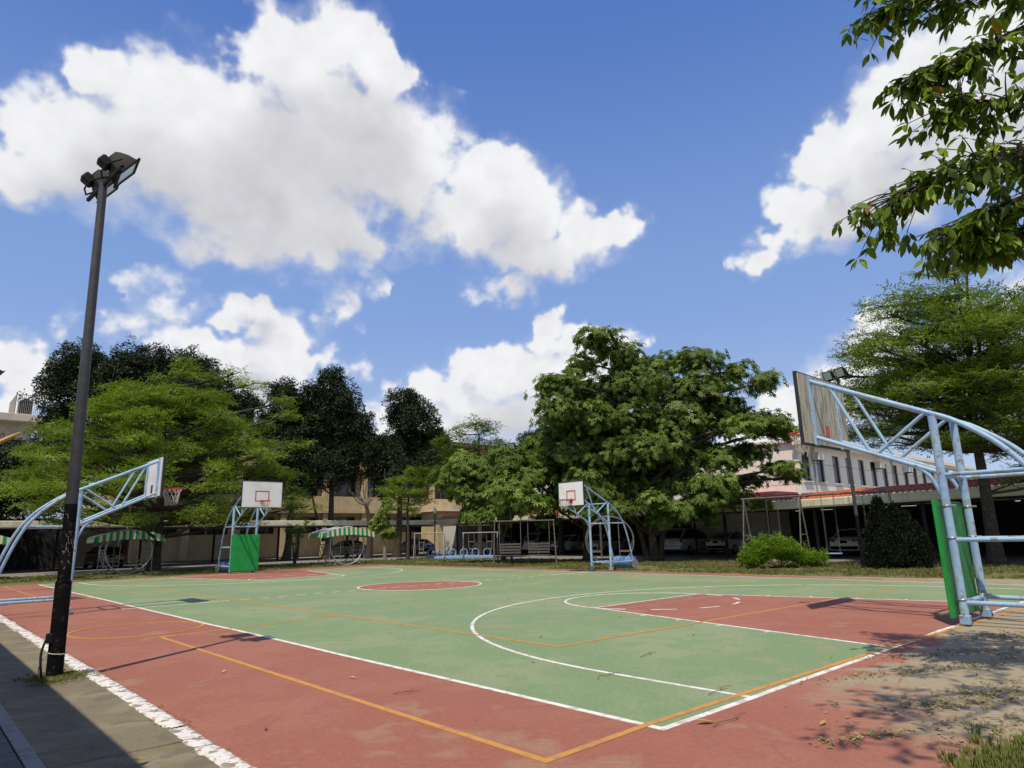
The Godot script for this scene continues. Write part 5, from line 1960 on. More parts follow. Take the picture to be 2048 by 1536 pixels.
func foot_of(o: Node3D, pts: Array, r0: float, r1: float, m: Material, called := "trunk") -> void:
	var b := mb()
	var p := spline(pts, 4)
	var radii := []
	for i in p.size():
		var f := float(i) / (p.size() - 1)
		var r := lerpf(r0, r1, f)
		if i == 0:
			r *= 1.55
		elif i == 1:
			r *= 1.18
		radii.append(r)
	b.tube(p, r0, r1, 9, true, radii)
	put(called, b.done(), m, o)


# crown = list of lobes [centre, radii]; limbs run from the trunk into each lobe; clumps of leaves fill the outer part of the lobe
# mode 0: flat pads, sprays lie level; 1: bunches face outward and up
func grow(o: Node3D, trunk: Array, r0: float, r1: float, lobes: Array, clump: Mesh, leaf: Material, dens: float, size: float, tones: Array, mode: int, bark: Material, seed_: int, limbs := true, inner := 0.0) -> void:
	rng.seed = seed_
	foot_of(o, trunk, r0, r1, bark)
	var sp := spline(trunk, 4)
	var b := mb()
	var where := []
	var tints := []
	var bumps := noise(seed_, 0.55, 2)
	for l in lobes:
		var c: Vector3 = l[0]
		var r: Vector3 = l[1]
		if limbs:
			var best: Vector3 = sp[sp.size() - 1]
			var score := 1e9
			for q in sp:
				var horiz := Vector2(c.x - q.x, c.z - q.z).length()
				var want: float = c.y - horiz * (0.45 if mode == 1 else 0.12)
				var sc := absf(q.y - want) + (0.0 if q.y > 1.2 else 3.0)
				if sc < score:
					score = sc
					best = q
			var mid := best.lerp(c, 0.5) + Vector3(rng.randf_range(-0.2, 0.2), 0.12 * best.distance_to(c) * (1.0 if mode == 1 else -0.3), rng.randf_range(-0.2, 0.2))
			var rad := clampf(0.025 + 0.016 * best.distance_to(c), 0.03, r0 * 0.6)
			b.tube(spline([best, mid, c], 4), rad, rad * 0.35, 6, false)
			for k in 5:
				var e := c + Vector3(rng.randf_range(-1, 1) * r.x, rng.randf_range(-0.3, 0.7) * r.y, rng.randf_range(-1, 1) * r.z) * 0.8
				b.tube([c.lerp(mid, 0.25), c.lerp(e, 0.5) + rv(0.1), e], rad * 0.4, 0.008, 5, false)
		var area := 4.0 * PI * pow((pow(r.x * r.y, 1.6) + pow(r.x * r.z, 1.6) + pow(r.y * r.z, 1.6)) / 3.0, 1.0 / 1.6)
		var num := int(area * dens * (0.5 if mode == 0 else 1.0))
		var lobe_tone := rng.randf_range(0.8, 1.15)
		for k in num:
			var d := Vector3(rng.randfn(), rng.randfn(), rng.randfn()).normalized()
			if mode == 1 and d.y < -0.35 and rng.randf() < 0.6:
				d.y = -d.y
			var f := pow(rng.randf_range(0.12, 1.0), 0.45)
			if rng.randf() < inner:
				f *= rng.randf()
			var p := c + Vector3(d.x * r.x, d.y * r.y, d.z * r.z) * f
			f += 0.0
			p += (p - c) * bumps.get_noise_3dv(p * 1.3) * 0.55
			if p.y < 0.25:
				continue
			var bas: Basis
			if mode == 0:
				bas = Basis(Vector3.UP, rng.randf() * TAU) * Basis(Vector3.RIGHT, rng.randf_range(-0.6, 0.6)) * Basis(Vector3.BACK, rng.randf_range(-0.55, 0.55))
			else:
				var u := (d * 0.75 + Vector3.UP * 0.55 + rv(0.45)).normalized()
				var s := u.cross(Vector3.UP if absf(u.y) < 0.95 else Vector3.RIGHT).normalized()
				bas = Basis(s, u, s.cross(u)) * Basis(Vector3.UP, rng.randf() * TAU)
			var sc := size * rng.randf_range(0.75, 1.3)
			where.append(Transform3D(bas.scaled(Vector3(sc, sc, sc)), p))
			var t := clampf(rng.randf_range(0.0, 1.0), 0, 1)
			var col: Color = (tones[0] as Color).srgb_to_linear().lerp((tones[1] as Color).srgb_to_linear(), t)
			if tones.size() > 2 and rng.randf() < 0.12:
				col = (tones[2] as Color).srgb_to_linear()
			col *= lobe_tone * rng.randf_range(0.85, 1.15)
			col.a = 1.0
			tints.append(col)
	if limbs:
		put("limbs", b.done(), bark, o)
	many("crown", clump, leaf, where, tints, o)


# level tiers of pads up a straight stem
func tiered(base_h: float, top_h: float, reach: Callable, tiers: int, per: int, seed_: int, pad := 1.0, thick := 0.28, rise := 0.11) -> Array:
	var r := RandomNumberGenerator.new()
	r.seed = seed_
	var out := []
	for t in tiers:
		var f := float(t) / (tiers - 1)
		var h := lerpf(base_h, top_h, f)
		var R: float = reach.call(f)
		var n := maxi(1, int(round(per * (0.35 + R / 5.0))))
		var a0 := r.randf() * TAU
		for k in n:
			var a := a0 + TAU * k / n + r.randf_range(-0.3, 0.3)
			for ring in ([0.42, 0.86] if R > 2.4 else [0.62]):
				var q: float = R * ring * r.randf_range(0.78, 1.16)
				var s: float = pad * clampf(R * 0.34, 0.45, 1.7) * r.randf_range(0.8, 1.2)
				out.append([Vector3(cos(a) * q, h + r.randf_range(-0.4, 0.4) * (0.5 + R * 0.16) + q * r.randf_range(0.03, rise), sin(a) * q), Vector3(s, thick * r.randf_range(0.8, 1.3), s * r.randf_range(0.75, 1.1))])
	return out


# loose dome of slanting pads
func dome(n: int, base_h: float, top_h: float, R: float, seed_: int, pad: float, thick: float) -> Array:
	var r := RandomNumberGenerator.new()
	r.seed = seed_
	var out := []
	for k in n:
		var u := (k + r.randf()) / n
		var f := pow(u, 1.12)
		var h := lerpf(base_h, top_h, f)
		var edge := R * pow(maxf(1.0 - f, 0.0), 0.55) * (0.7 + 0.3 * smoothstep(0.0, 0.25, f)) + 0.5
		var a := k * 2.39996 + r.randf_range(-0.4, 0.4)
		var q := edge * pow(r.randf_range(0.12, 1.0), 0.5) * r.randf_range(0.85, 1.08)
		var s := pad * r.randf_range(0.7, 1.3)
		out.append([Vector3(cos(a) * q, h + q * 0.06 + r.randf_range(-0.2, 0.2), sin(a) * q), Vector3(s, thick * r.randf_range(0.7, 1.4), s * r.randf_range(0.7, 1.0))])
	return out


func tree(called: String, label: String, at: Vector3, group := "") -> Node3D:
	var o := base(called, at)
	tag(o, label, "tree", group)
	return o


# a point given across (along the line of sight's right), up and away from a base that the camera sees
func side_of(across: float, up: float, away := 0.0) -> Vector3:
	return Vector3(0.741, 0, 0.671) * across + Vector3(0, up, 0) + Vector3(0.671, 0, -0.741) * away


func trees() -> void:
	SP.small = spray_small()
	SP.umb = spray_umbrella()
	SP.oval = bunch_oval()
	var light := [lin(0.175, 0.255, 0.032), lin(0.285, 0.365, 0.08)]
	var mid := [lin(0.095, 0.16, 0.028), lin(0.2, 0.275, 0.055), lin(0.27, 0.34, 0.085)]
	var dark := [lin(0.016, 0.03, 0.01), lin(0.036, 0.056, 0.017), lin(0.07, 0.08, 0.028)]

	# light green tiered tree on the left
	var o := tree("light_green_tree", "wide light green tree with level tiers of small leaves on the left", Vector3(6.2, 0, -37.2))
	var reach := func(f: float) -> float:
		return 8.4 * pow(1.0 - f, 0.55) * (0.72 + 0.28 * smoothstep(0.0, 0.22, f)) + 0.7
	var sprays := dome(140, 2.3, 9.9, 9.0, 71, 1.2, 0.34)
	rng.seed = 709
	for l in [[-2.4, 10.2], [0.4, 11.0], [2.2, 10.6], [3.4, 10.9], [4.8, 10.0], [6.1, 9.3], [6.9, 8.2], [-4.4, 9.0], [-5.8, 8.0], [1.4, 11.2], [7.4, 6.6], [-7.6, 6.4], [-0.9, 10.7]]:
		sprays.append([side_of(l[0], l[1], rng.randf_range(-1.0, 1.0)), Vector3(rng.randf_range(0.6, 1.0), 0.3, 0.8)])
	grow(o, [Vector3(0, -0.1, 0), Vector3(0.1, 2.5, 0), Vector3(-0.15, 6.0, 0.1), Vector3(0.0, 10.2, 0)], 0.3, 0.06, sprays, SP.small, M.leaf_small, 7.0, 1.05, light, 0, M.bark, 711)

	# row of dark dense trees in front of the school block
	var dl := [
		["broad dark evergreen tree with several rounded heads at the far left", Vector3(8.5, 0, -55.0), 0.42, [[-6.4, 10.6, 1.6, 2.2], [-5.6, 13.2, 1.9, 2.2], [-4.4, 15.0, 2.2, 2.0], [-2.2, 12.0, 3.2, 3.2], [0.4, 14.8, 2.6, 2.0], [3.2, 14.6, 2.4, 2.1], [2.2, 11.6, 3.2, 3.0], [5.8, 12.6, 2.4, 2.2], [7.6, 11.6, 2.2, 1.9], [-4.6, 9.0, 2.6, 2.6], [-1.0, 8.0, 3.6, 2.8], [4.5, 8.4, 3.4, 2.8]]],
		["slim dark evergreen tree beside the light green tree, behind the far hoop", Vector3(18.3, 0, -47.9), 0.3, [[-0.6, 12.6, 1.6, 1.5], [0.8, 11.4, 1.5, 1.5], [-1.6, 10.6, 1.4, 1.6], [0.0, 9.4, 1.7, 1.6], [-0.6, 7.4, 1.8, 1.6], [0.9, 6.4, 1.3, 1.2], [-1.6, 5.8, 1.3, 1.2]]],
		["tall dark evergreen tree with a pointed head left of the bare tree", Vector3(21.2, 0, -46.9), 0.36, [[0.2, 14.0, 1.2, 1.3], [-1.2, 12.6, 1.6, 1.4], [1.0, 12.2, 1.5, 1.5], [-2.4, 11.0, 1.5, 1.6], [2.2, 10.2, 1.4, 1.6], [0.2, 10.6, 2.4, 2.0], [-1.6, 8.6, 2.0, 1.8], [2.0, 8.0, 2.4, 1.9], [0.0, 6.6, 2.2, 1.6], [3.4, 7.6, 1.5, 1.6], [-1.8, 6.0, 1.5, 1.3]]],
		["dark evergreen tree with lumpy heads right of the row, above the slender tree", Vector3(26.0, 0, -44.3), 0.34, [[0.6, 12.4, 1.5, 1.4], [0.0, 11.2, 1.1, 1.3], [2.0, 10.8, 1.6, 1.5], [3.0, 9.2, 1.5, 1.5], [0.8, 9.2, 2.0, 1.8], [-0.4, 8.0, 1.5, 1.7], [2.6, 7.4, 1.7, 1.4], [0.4, 6.6, 1.8, 1.5], [3.3, 6.4, 1.1, 1.0], [-0.8, 5.8, 1.2, 1.0]]],
	]
	var n := 0
	for t in dl:
		o = tree("dark_tree", t[0], t[1], "row of dark evergreen trees before the school building")
		var lobes := []
		rng.seed = 80 + n
		for l in t[3]:
			lobes.append([side_of(l[0], l[1], rng.randf_range(-1.3, 1.3)), Vector3(l[2], l[3], l[2])])
		var top: float = t[3][0][1]
		grow(o, [Vector3(0, -0.1, 0), Vector3(0.15, 2.2, 0.1), side_of(0.2, 5.0), side_of(0.0, top * 0.8)], t[2], 0.1, lobes, SP.oval, M.leaf_dark, 6.0, 1.25, dark, 1, M.bark, 720 + n, true, 0.15)
		if n == 2 or n == 3:
			foot_of(o, [side_of(-0.2, 1.4), side_of(-0.9, 3.2), side_of(-1.4, 5.2)], 0.16, 0.06, M.bark, "limb")
		n += 1
	# dim trees under and behind the light tree at the far left
	o = tree("dark_tree", "low dark tree in the shade at the left edge under the cream tower", Vector3(0.2, 0, -50.0), "row of dark evergreen trees before the school building")
	var lo := []
	for l in [[-3.0, 6.0, 2.6, 1.8], [0.0, 6.6, 2.8, 1.6], [-1.0, 4.0, 3.0, 1.8], [2.6, 4.6, 2.6, 1.8], [-4.0, 3.6, 2.2, 1.5]]:
		lo.append([side_of(l[0], l[1], 0.0), Vector3(l[2], l[3], l[2])])
	grow(o, [Vector3(0, -0.1, 0), Vector3(0.1, 2.0, 0), Vector3(0, 5.0, 0)], 0.25, 0.08, lo, SP.oval, M.leaf_dark, 6.0, 1.2, dark, 1, M.bark, 730, true, 0.15)

	# slender light tree with a few pads
	o = tree("slender_tree", "slender tree with a few level light green pads left of the small swings", Vector3(22.0, 0, -36.6))
	lo = []
	for l in [[0.1, 7.0, 0.55, 0.35], [-0.3, 6.3, 1.0, 0.3], [0.8, 6.1, 0.8, 0.25], [-1.2, 5.6, 1.0, 0.3], [0.5, 5.3, 1.2, 0.3], [0.9, 4.6, 0.9, 0.28], [-0.9, 4.9, 0.9, 0.3], [-0.2, 4.3, 0.8, 0.28], [0.3, 3.9, 0.6, 0.25], [-1.3, 4.0, 0.5, 0.2]]:
		lo.append([side_of(l[0], l[1] * 0.88 - 0.1), Vector3(l[2], l[3], l[2])])
	grow(o, [Vector3(0, -0.1, 0), Vector3(0.02, 1.6, 0.0), Vector3(-0.05, 3.4, 0), side_of(0.2, 6.0)], 0.13, 0.04, lo, SP.small, M.leaf_small, 11.0, 0.95, light, 0, M.bark, 740)

	# young tree with big leaves, thin leaning stem
	o = tree("young_tree", "young leaning tree with a few large bright leaves right of the striped glider", Vector3(20.2, 0, -36.6))
	lo = []
	for l in [[-0.5, 2.7, 0.4, 0.35], [-0.75, 2.3, 0.4, 0.3], [-0.3, 2.2, 0.4, 0.3], [0.1, 1.9, 0.4, 0.25], [-0.1, 3.2, 0.35, 0.3], [0.15, 3.8, 0.3, 0.3], [0.3, 1.75, 0.3, 0.22]]:
		lo.append([side_of(l[0], l[1]), Vector3(l[2], l[3], l[2])])
	grow(o, [Vector3(0, -0.1, 0), side_of(-0.05, 0.9), side_of(-0.3, 2.0), side_of(0.2, 3.8)], 0.15, 0.03, lo, SP.umb, M.leaf_small, 13.0, 0.85, light, 1, M.pale_bark, 741)

	# bare grey tree
	o = tree("bare_tree", "bare dead tree with forked pale branches before the cream wall", Vector3(23.6, 0, -44.6))
	rng.seed = 742
	foot_of(o, [Vector3(0, -0.1, 0), side_of(0.1, 2.2), side_of(-0.3, 4.2)], 0.28, 0.13, M.bark)
	foot_of(o, [side_of(0.1, 2.4), side_of(0.7, 3.6), side_of(1.4, 4.8)], 0.13, 0.07, M.pale_bark, "limb")
	var b := mb()
	for s in [[side_of(-0.3, 4.1), -1.0], [side_of(1.4, 4.7), 1.0], [side_of(-0.2, 3.9), 0.2]]:
		for k in 6:
			var p: Vector3 = s[0]
			var dir := side_of(s[1] * rng.randf_range(-0.3, 1.0) + rng.randf_range(-0.4, 0.4), rng.randf_range(0.4, 1.2), rng.randf_range(-0.6, 0.6)).normalized()
			var pts := [p]
			var steps := rng.randi_range(4, 6)
			for j in steps:
				dir = (dir + rv(0.28) + Vector3(0, 0.1, 0)).normalized()
				p += dir * rng.randf_range(0.35, 0.55)
				pts.append(p)
				if j > 1 and rng.randf() < 0.6:
					b.tube([p, p + (dir + rv(0.8)).normalized() * 0.45, p + (dir + rv(0.8)).normalized() * 0.8], 0.018, 0.006, 5, false)
			b.tube(spline(pts, 2), 0.055, 0.01, 6, false)
	put("bare_branches", b.done(), M.pale_bark, o)

	# shrub with thin stems
	o = base("thin_shrub", Vector3(14.6, 0, -38.2))
	tag(o, "thin many-stemmed shrub left of the striped glider, right of the green pad", "shrub")
	rng.seed = 743
	b = mb()
	lo = []
	for k in 7:
		var e := Vector3(rng.randf_range(-0.8, 0.8), rng.randf_range(1.5, 2.7), rng.randf_range(-0.6, 0.6))
		b.tube(spline([Vector3(rng.randf_range(-0.08, 0.08), 0, 0), e * Vector3(0.3, 0.5, 0.3), e], 3), 0.035, 0.008, 5)
		lo.append([e, Vector3(0.3, 0.3, 0.3)])
	put("stem", b.done(), M.bark, o)
	var fol := []
	var tin := []
	for l in lo:
		for k in 5:
			fol.append(Transform3D(Basis(Vector3.UP, rng.randf() * TAU).scaled(Vector3.ONE * 0.6), l[0] + rv(0.3)))
			tin.append((mid[0] as Color).srgb_to_linear().lerp((light[0] as Color).srgb_to_linear(), rng.randf()))
	many("foliage", SP.umb, M.leaf_broad, fol, tin, o)

	# centre-left: pale feathery tree in front, lighter one behind
	o = tree("feathery_tree", "pale feathery tree with a spreading crown left of the hanging benches", Vector3(20.9, 0, -25.4))
	lo = []
	for l in [[-3.0, 4.6, 1.0, 0.7], [-2.2, 5.4, 1.2, 0.8], [-2.0, 4.0, 1.3, 0.8], [-0.9, 4.9, 1.4, 0.9], [-1.0, 3.3, 1.2, 0.7], [0.3, 5.3, 1.3, 0.9], [0.2, 3.6, 1.4, 0.8], [1.2, 4.4, 1.4, 0.9], [-0.2, 2.6, 1.2, 0.5], [1.4, 3.0, 1.2, 0.6], [-1.6, 2.5, 0.8, 0.4]]:
		lo.append([side_of(l[0], l[1], rng.randf_range(-0.6, 0.6) - (3.4 if l[0] > 0.0 else 0.0)), Vector3(l[2], l[3], l[2])])
	var pale := [lin(0.12, 0.19, 0.035), lin(0.22, 0.3, 0.06)]
	grow(o, [Vector3(0, -0.1, 0), Vector3(0.0, 1.2, 0), side_of(-0.15, 2.8), side_of(-0.2, 4.8)], 0.15, 0.05, lo, SP.umb, M.leaf_broad, 8.0, 0.9, pale, 1, M.bark, 751)
	o = tree("light_green_tree", "light green tree with upswept twigs standing behind the feathery tree", Vector3(25.5, 0, -33.0))
	lo = []
	for l in [[-2.6, 8.6, 0.8, 0.5], [-1.6, 9.2, 0.8, 0.5], [-0.4, 9.8, 0.9, 0.6], [0.6, 9.4, 1.0, 0.6], [-2.0, 7.6, 1.2, 0.5], [-0.6, 8.2, 1.4, 0.6], [1.0, 8.2, 1.3, 0.6], [-2.8, 6.6, 1.3, 0.5], [-1.0, 6.8, 1.5, 0.6], [0.8, 6.6, 1.5, 0.6], [-3.4, 5.8, 1.0, 0.4], [0.0, 5.6, 1.6, 0.6]]:
		lo.append([side_of(l[0], l[1] - 0.5), Vector3(l[2], l[3], l[2])])
	grow(o, [Vector3(0, -0.1, 0), Vector3(0, 3, 0), Vector3(0, 8.5, 0)], 0.2, 0.05, lo, SP.small, M.leaf_small, 9.0, 1.0, [lin(0.1, 0.16, 0.025), lin(0.17, 0.23, 0.04)], 0, M.bark, 752)

	# the big broad tree in the middle
	o = tree("broad_tree", "big broad tree with drooping leaf whorls and several trunks, centre right", Vector3(24.2, 0, -17.6))
	lo = []
	rng.seed = 760
	for l in [[-2.5, 11.3, 1.3, 0.75], [-1.3, 10.6, 1.3, 0.8], [-3.2, 10.4, 1.0, 0.7], [0.0, 10.3, 1.3, 0.9], [1.5, 10.4, 1.3, 0.8], [2.9, 10.1, 1.3, 0.9], [4.2, 9.2, 1.2, 0.8], [5.3, 9.8, 0.7, 0.55], [5.9, 8.7, 0.9, 0.6],
		[-4.4, 8.8, 1.4, 0.9], [-5.0, 8.9, 0.8, 0.5], [-2.8, 8.9, 1.6, 1.1], [-1.0, 9.0, 1.7, 1.1], [0.9, 8.8, 1.7, 1.1], [2.7, 8.6, 1.6, 1.0], [4.4, 7.9, 1.4, 0.9], [5.6, 7.5, 0.9, 0.6],
		[-4.8, 7.5, 1.3, 0.9], [-3.2, 7.1, 1.7, 1.1], [-1.2, 7.2, 1.8, 1.2], [1.0, 7.0, 1.8, 1.2], [2.9, 6.8, 1.7, 1.1], [4.5, 6.4, 1.3, 0.8], [6.2, 6.7, 1.0, 0.6], [7.2, 6.4, 0.9, 0.5],
		[-4.4, 5.6, 1.5, 1.0], [-2.5, 5.4, 1.7, 1.0], [-0.5, 5.3, 1.8, 1.1], [1.6, 5.2, 1.8, 1.0], [3.5, 4.9, 1.5, 0.8], [5.2, 5.2, 1.1, 0.6], [6.5, 4.4, 1.0, 0.4], [5.3, 3.9, 1.0, 0.4], [7.2, 4.0, 0.6, 0.3],
		[-3.6, 3.9, 1.5, 0.8], [-1.6, 3.8, 1.6, 0.8], [0.6, 3.6, 1.6, 0.8], [2.6, 3.5, 1.4, 0.7], [4.2, 3.0, 1.1, 0.5], [-3.0, 2.6, 1.0, 0.5], [1.4, 2.6, 1.3, 0.5], [3.2, 2.2, 0.8, 0.35], [5.6, 2.7, 0.6, 0.3]]:
		lo.append([side_of(l[0], l[1], rng.randf_range(-1.6, 1.6)), Vector3(l[2], l[3], l[2] * 1.25)])
	for l in [[-1.8, 2.5, -1.8], [-0.4, 2.9, -2.2], [0.9, 2.4, -1.9], [2.2, 2.8, -1.6], [0.2, 1.9, -1.4], [3.2, 3.3, -1.0], [-2.8, 3.2, -1.2]]:
		lo.append([side_of(l[0], l[1], l[2]), Vector3(1.0, 0.5, 1.0)])
	for k in 10:
		lo.append([side_of(rng.randf_range(-3.5, 4.0), rng.randf_range(4.0, 8.0), rng.randf_range(1.5, 4.0)), Vector3(1.8, 1.2, 1.8)])
	grow(o, [Vector3(0, -0.1, 0), side_of(-0.1, 1.8), side_of(-0.3, 4.5), side_of(-0.6, 9.5)], 0.26, 0.07, lo, SP.umb, M.leaf_broad, 8.0, 0.78, mid, 1, M.bark, 761, true, 0.2)
	foot_of(o, [side_of(0.25, -0.1, 0.1), side_of(0.55, 1.6, 0.1), side_of(1.3, 4.2), side_of(2.2, 8.0)], 0.19, 0.05, M.bark, "trunk")
	foot_of(o, [side_of(-0.3, -0.1, 0.2), side_of(-0.7, 1.8, 0.3), side_of(-1.8, 4.2), side_of(-2.8, 8.0)], 0.17, 0.05, M.bark, "trunk")

	# its left-hand neighbour
	o = tree("broad_tree", "broad dark green tree whose low crown joins the big one, left of the far hoop", Vector3(23.9, 0, -21.8))
	lo = []
	for l in [[-2.6, 6.2, 1.2, 0.7], [-1.2, 6.7, 1.3, 0.8], [0.2, 7.2, 1.3, 0.7], [1.4, 6.9, 1.4, 0.9], [-3.8, 5.6, 1.0, 0.6], [-2.8, 5.2, 1.5, 0.9], [-1.0, 5.6, 1.7, 1.0], [1.0, 5.6, 1.8, 1.1], [-4.4, 4.8, 1.3, 0.8], [-2.6, 4.4, 1.6, 0.9], [-0.4, 4.6, 1.8, 1.0], [1.6, 4.4, 1.6, 0.9], [-3.4, 3.2, 1.2, 0.6], [-1.4, 3.0, 1.4, 0.7], [0.8, 3.0, 1.4, 0.7], [-2.2, 2.2, 0.8, 0.35]]:
		lo.append([side_of(l[0], l[1], rng.randf_range(-1.2, 1.2)), Vector3(l[2], l[3], l[2] * 1.2)])
	grow(o, [Vector3(0, -0.1, 0), side_of(0.0, 1.6), side_of(-0.2, 4.0), side_of(-0.5, 7.5)], 0.28, 0.07, lo, SP.umb, M.leaf_broad, 9.5, 0.8, mid, 1, M.bark, 762, true, 0.2)
	# small dim trees at the back that close the gap
	o = tree("dark_tree", "rounded dark green treetop beyond the floodlights in the middle", Vector3(33.5, 0, -33.0), "")
	lo = []
	for l in [[0.0, 9.6, 1.6, 1.0], [1.6, 9.2, 1.6, 1.0], [-1.5, 8.4, 1.6, 1.1], [0.6, 7.6, 2.2, 1.3], [2.4, 7.6, 1.8, 1.1]]:
		lo.append([side_of(l[0], l[1], 0.0), Vector3(l[2], l[3], l[2])])
	grow(o, [Vector3(0, -0.1, 0), Vector3(0.1, 3.0, 0), Vector3(0, 7.0, 0)], 0.25, 0.08, lo, SP.oval, M.leaf_dark, 7.0, 1.1, [lin(0.04, 0.065, 0.02), lin(0.075, 0.1, 0.03)], 1, M.bark, 763)

	# tiered tree on the right
	o = tree("tiered_tree", "tall tiered tree with level branches of small leaves behind the near hoop", Vector3(25.0, 0, -3.4))
	reach = func(f: float) -> float:
		return 5.3 * pow(1.0 - f, 0.62) * (0.66 + 0.34 * smoothstep(0.0, 0.3, f)) + 0.35
	lo = tiered(4.5, 11.3, reach, 12, 8, 78, 0.9, 0.26, 0.2)
	for l in [[1.2, 3.9], [2.4, 3.5], [3.4, 3.9], [0.5, 4.3], [2.0, 4.4], [-1.2, 4.5], [4.2, 3.7], [1.6, 3.0], [3.0, 3.1], [4.8, 4.6]]:
		lo.append([side_of(l[0], l[1], rng.randf_range(-0.8, 0.8)), Vector3(1.0, 0.2, 0.9)])
	grow(o, [Vector3(0, -0.1, 0), Vector3(0.0, 2.5, 0.05), Vector3(0.1, 6.0, 0.1), side_of(0.9, 11.2)], 0.26, 0.04, lo, SP.small, M.leaf_small, 5.8, 0.9, [lin(0.14, 0.215, 0.035), lin(0.24, 0.315, 0.07)], 0, M.bark, 771)

	# bushes on the verge
	o = base("green_bush", Vector3(20.9, 0, -9.5))
	tag(o, "low rounded bright green bush trailing to the right on the verge", "bush")
	lo = []
	for l in [[-0.75, 0.28, 0.5, 0.36], [-0.3, 0.5, 0.55, 0.42], [0.1, 0.5, 0.55, 0.4], [0.6, 0.28, 0.6, 0.33], [1.1, 0.15, 0.55, 0.22], [-1.0, 0.15, 0.4, 0.24]]:
		lo.append([side_of(l[0], l[1], rng.randf_range(-0.3, 0.3)), Vector3(l[2], l[3], l[2])])
	fol = []
	tin = []
	rng.seed = 781
	for l in lo:
		var r: Vector3 = l[1]
		for k in 190:
			var d := Vector3(rng.randfn(), rng.randfn(), rng.randfn()).normalized()
			var p: Vector3 = l[0] + Vector3(d.x * r.x, absf(d.y) * r.y, d.z * r.z) * rng.randf_range(0.6, 1.22)
			fol.append(Transform3D(Basis(d.cross(Vector3.UP).normalized(), rng.randf_range(0.2, 1.0)) * Basis(Vector3.UP, rng.randf() * TAU).scaled(Vector3.ONE * rng.randf_range(0.45, 0.8)), p))
			tin.append(lin(0.13, 0.25, 0.015).srgb_to_linear().lerp(lin(0.27, 0.4, 0.05).srgb_to_linear(), rng.randf()))
	b = mb()
	for k in 60:
		var l = lo[rng.randi() % lo.size()]
		var e: Vector3 = l[0] + Vector3(rng.randf_range(-1, 1) * l[1].x, l[1].y * rng.randf_range(0.9, 1.5), rng.randf_range(-1, 1) * l[1].z)
		fol.append(Transform3D(Basis(Vector3.UP, rng.randf() * TAU).scaled(Vector3(0.4, 0.75, 0.4)), e))
		tin.append(lin(0.27, 0.4, 0.05).srgb_to_linear())
	many("foliage", SP.oval, M.leaf_small, fol, tin, o)
	for k in 9:
		var e := side_of(rng.randf_range(-1.2, 1.5), rng.randf_range(0.3, 0.7), rng.randf_range(-0.4, 0.4))
		b.tube([Vector3(0, -0.05, 0), e * Vector3(0.5, 0.4, 0.5), e], 0.02, 0.006, 5)
	put("stem", b.done(), M.twig, o)
	o = base("dark_conical_bush", Vector3(21.3, 0, -5.4))
	tag(o, "dark conical conifer bush beside the floodlight pole", "bush")
	fol = []
	tin = []
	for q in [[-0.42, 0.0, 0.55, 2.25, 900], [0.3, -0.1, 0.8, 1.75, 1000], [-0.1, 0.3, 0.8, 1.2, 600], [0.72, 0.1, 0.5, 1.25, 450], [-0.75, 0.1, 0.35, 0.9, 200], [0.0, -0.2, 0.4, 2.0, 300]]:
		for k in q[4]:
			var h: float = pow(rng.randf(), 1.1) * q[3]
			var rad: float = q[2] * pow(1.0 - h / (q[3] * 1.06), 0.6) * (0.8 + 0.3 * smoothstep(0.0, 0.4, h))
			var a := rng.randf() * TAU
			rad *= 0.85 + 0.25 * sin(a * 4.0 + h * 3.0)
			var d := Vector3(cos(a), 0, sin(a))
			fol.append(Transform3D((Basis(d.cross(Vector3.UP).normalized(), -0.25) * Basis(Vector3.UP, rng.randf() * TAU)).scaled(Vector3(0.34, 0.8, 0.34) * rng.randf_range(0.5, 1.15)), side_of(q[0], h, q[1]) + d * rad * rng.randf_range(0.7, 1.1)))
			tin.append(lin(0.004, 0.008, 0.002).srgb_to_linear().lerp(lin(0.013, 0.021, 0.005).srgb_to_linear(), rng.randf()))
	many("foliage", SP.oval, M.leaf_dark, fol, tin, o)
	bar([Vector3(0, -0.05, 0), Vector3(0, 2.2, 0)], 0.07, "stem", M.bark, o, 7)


# ---------------------------------------------------------------- the overhanging tree, grass, litter
func near_leaf(seed_: int) -> ArrayMesh:
	var b := mb()
	rng.seed = seed_
	leaf_blade(b, Vector3.ZERO, Vector3(0, 0, -1), Vector3.UP, 1.0, rng.randf_range(0.34, 0.42), rng.randf_range(0.1, 0.3), true)
	b.tube([Vector3(0, 0, 0.3), Vector3(0, 0.02, 0.1), Vector3.ZERO], 0.012, 0.009, 4, false)
	return b.done()


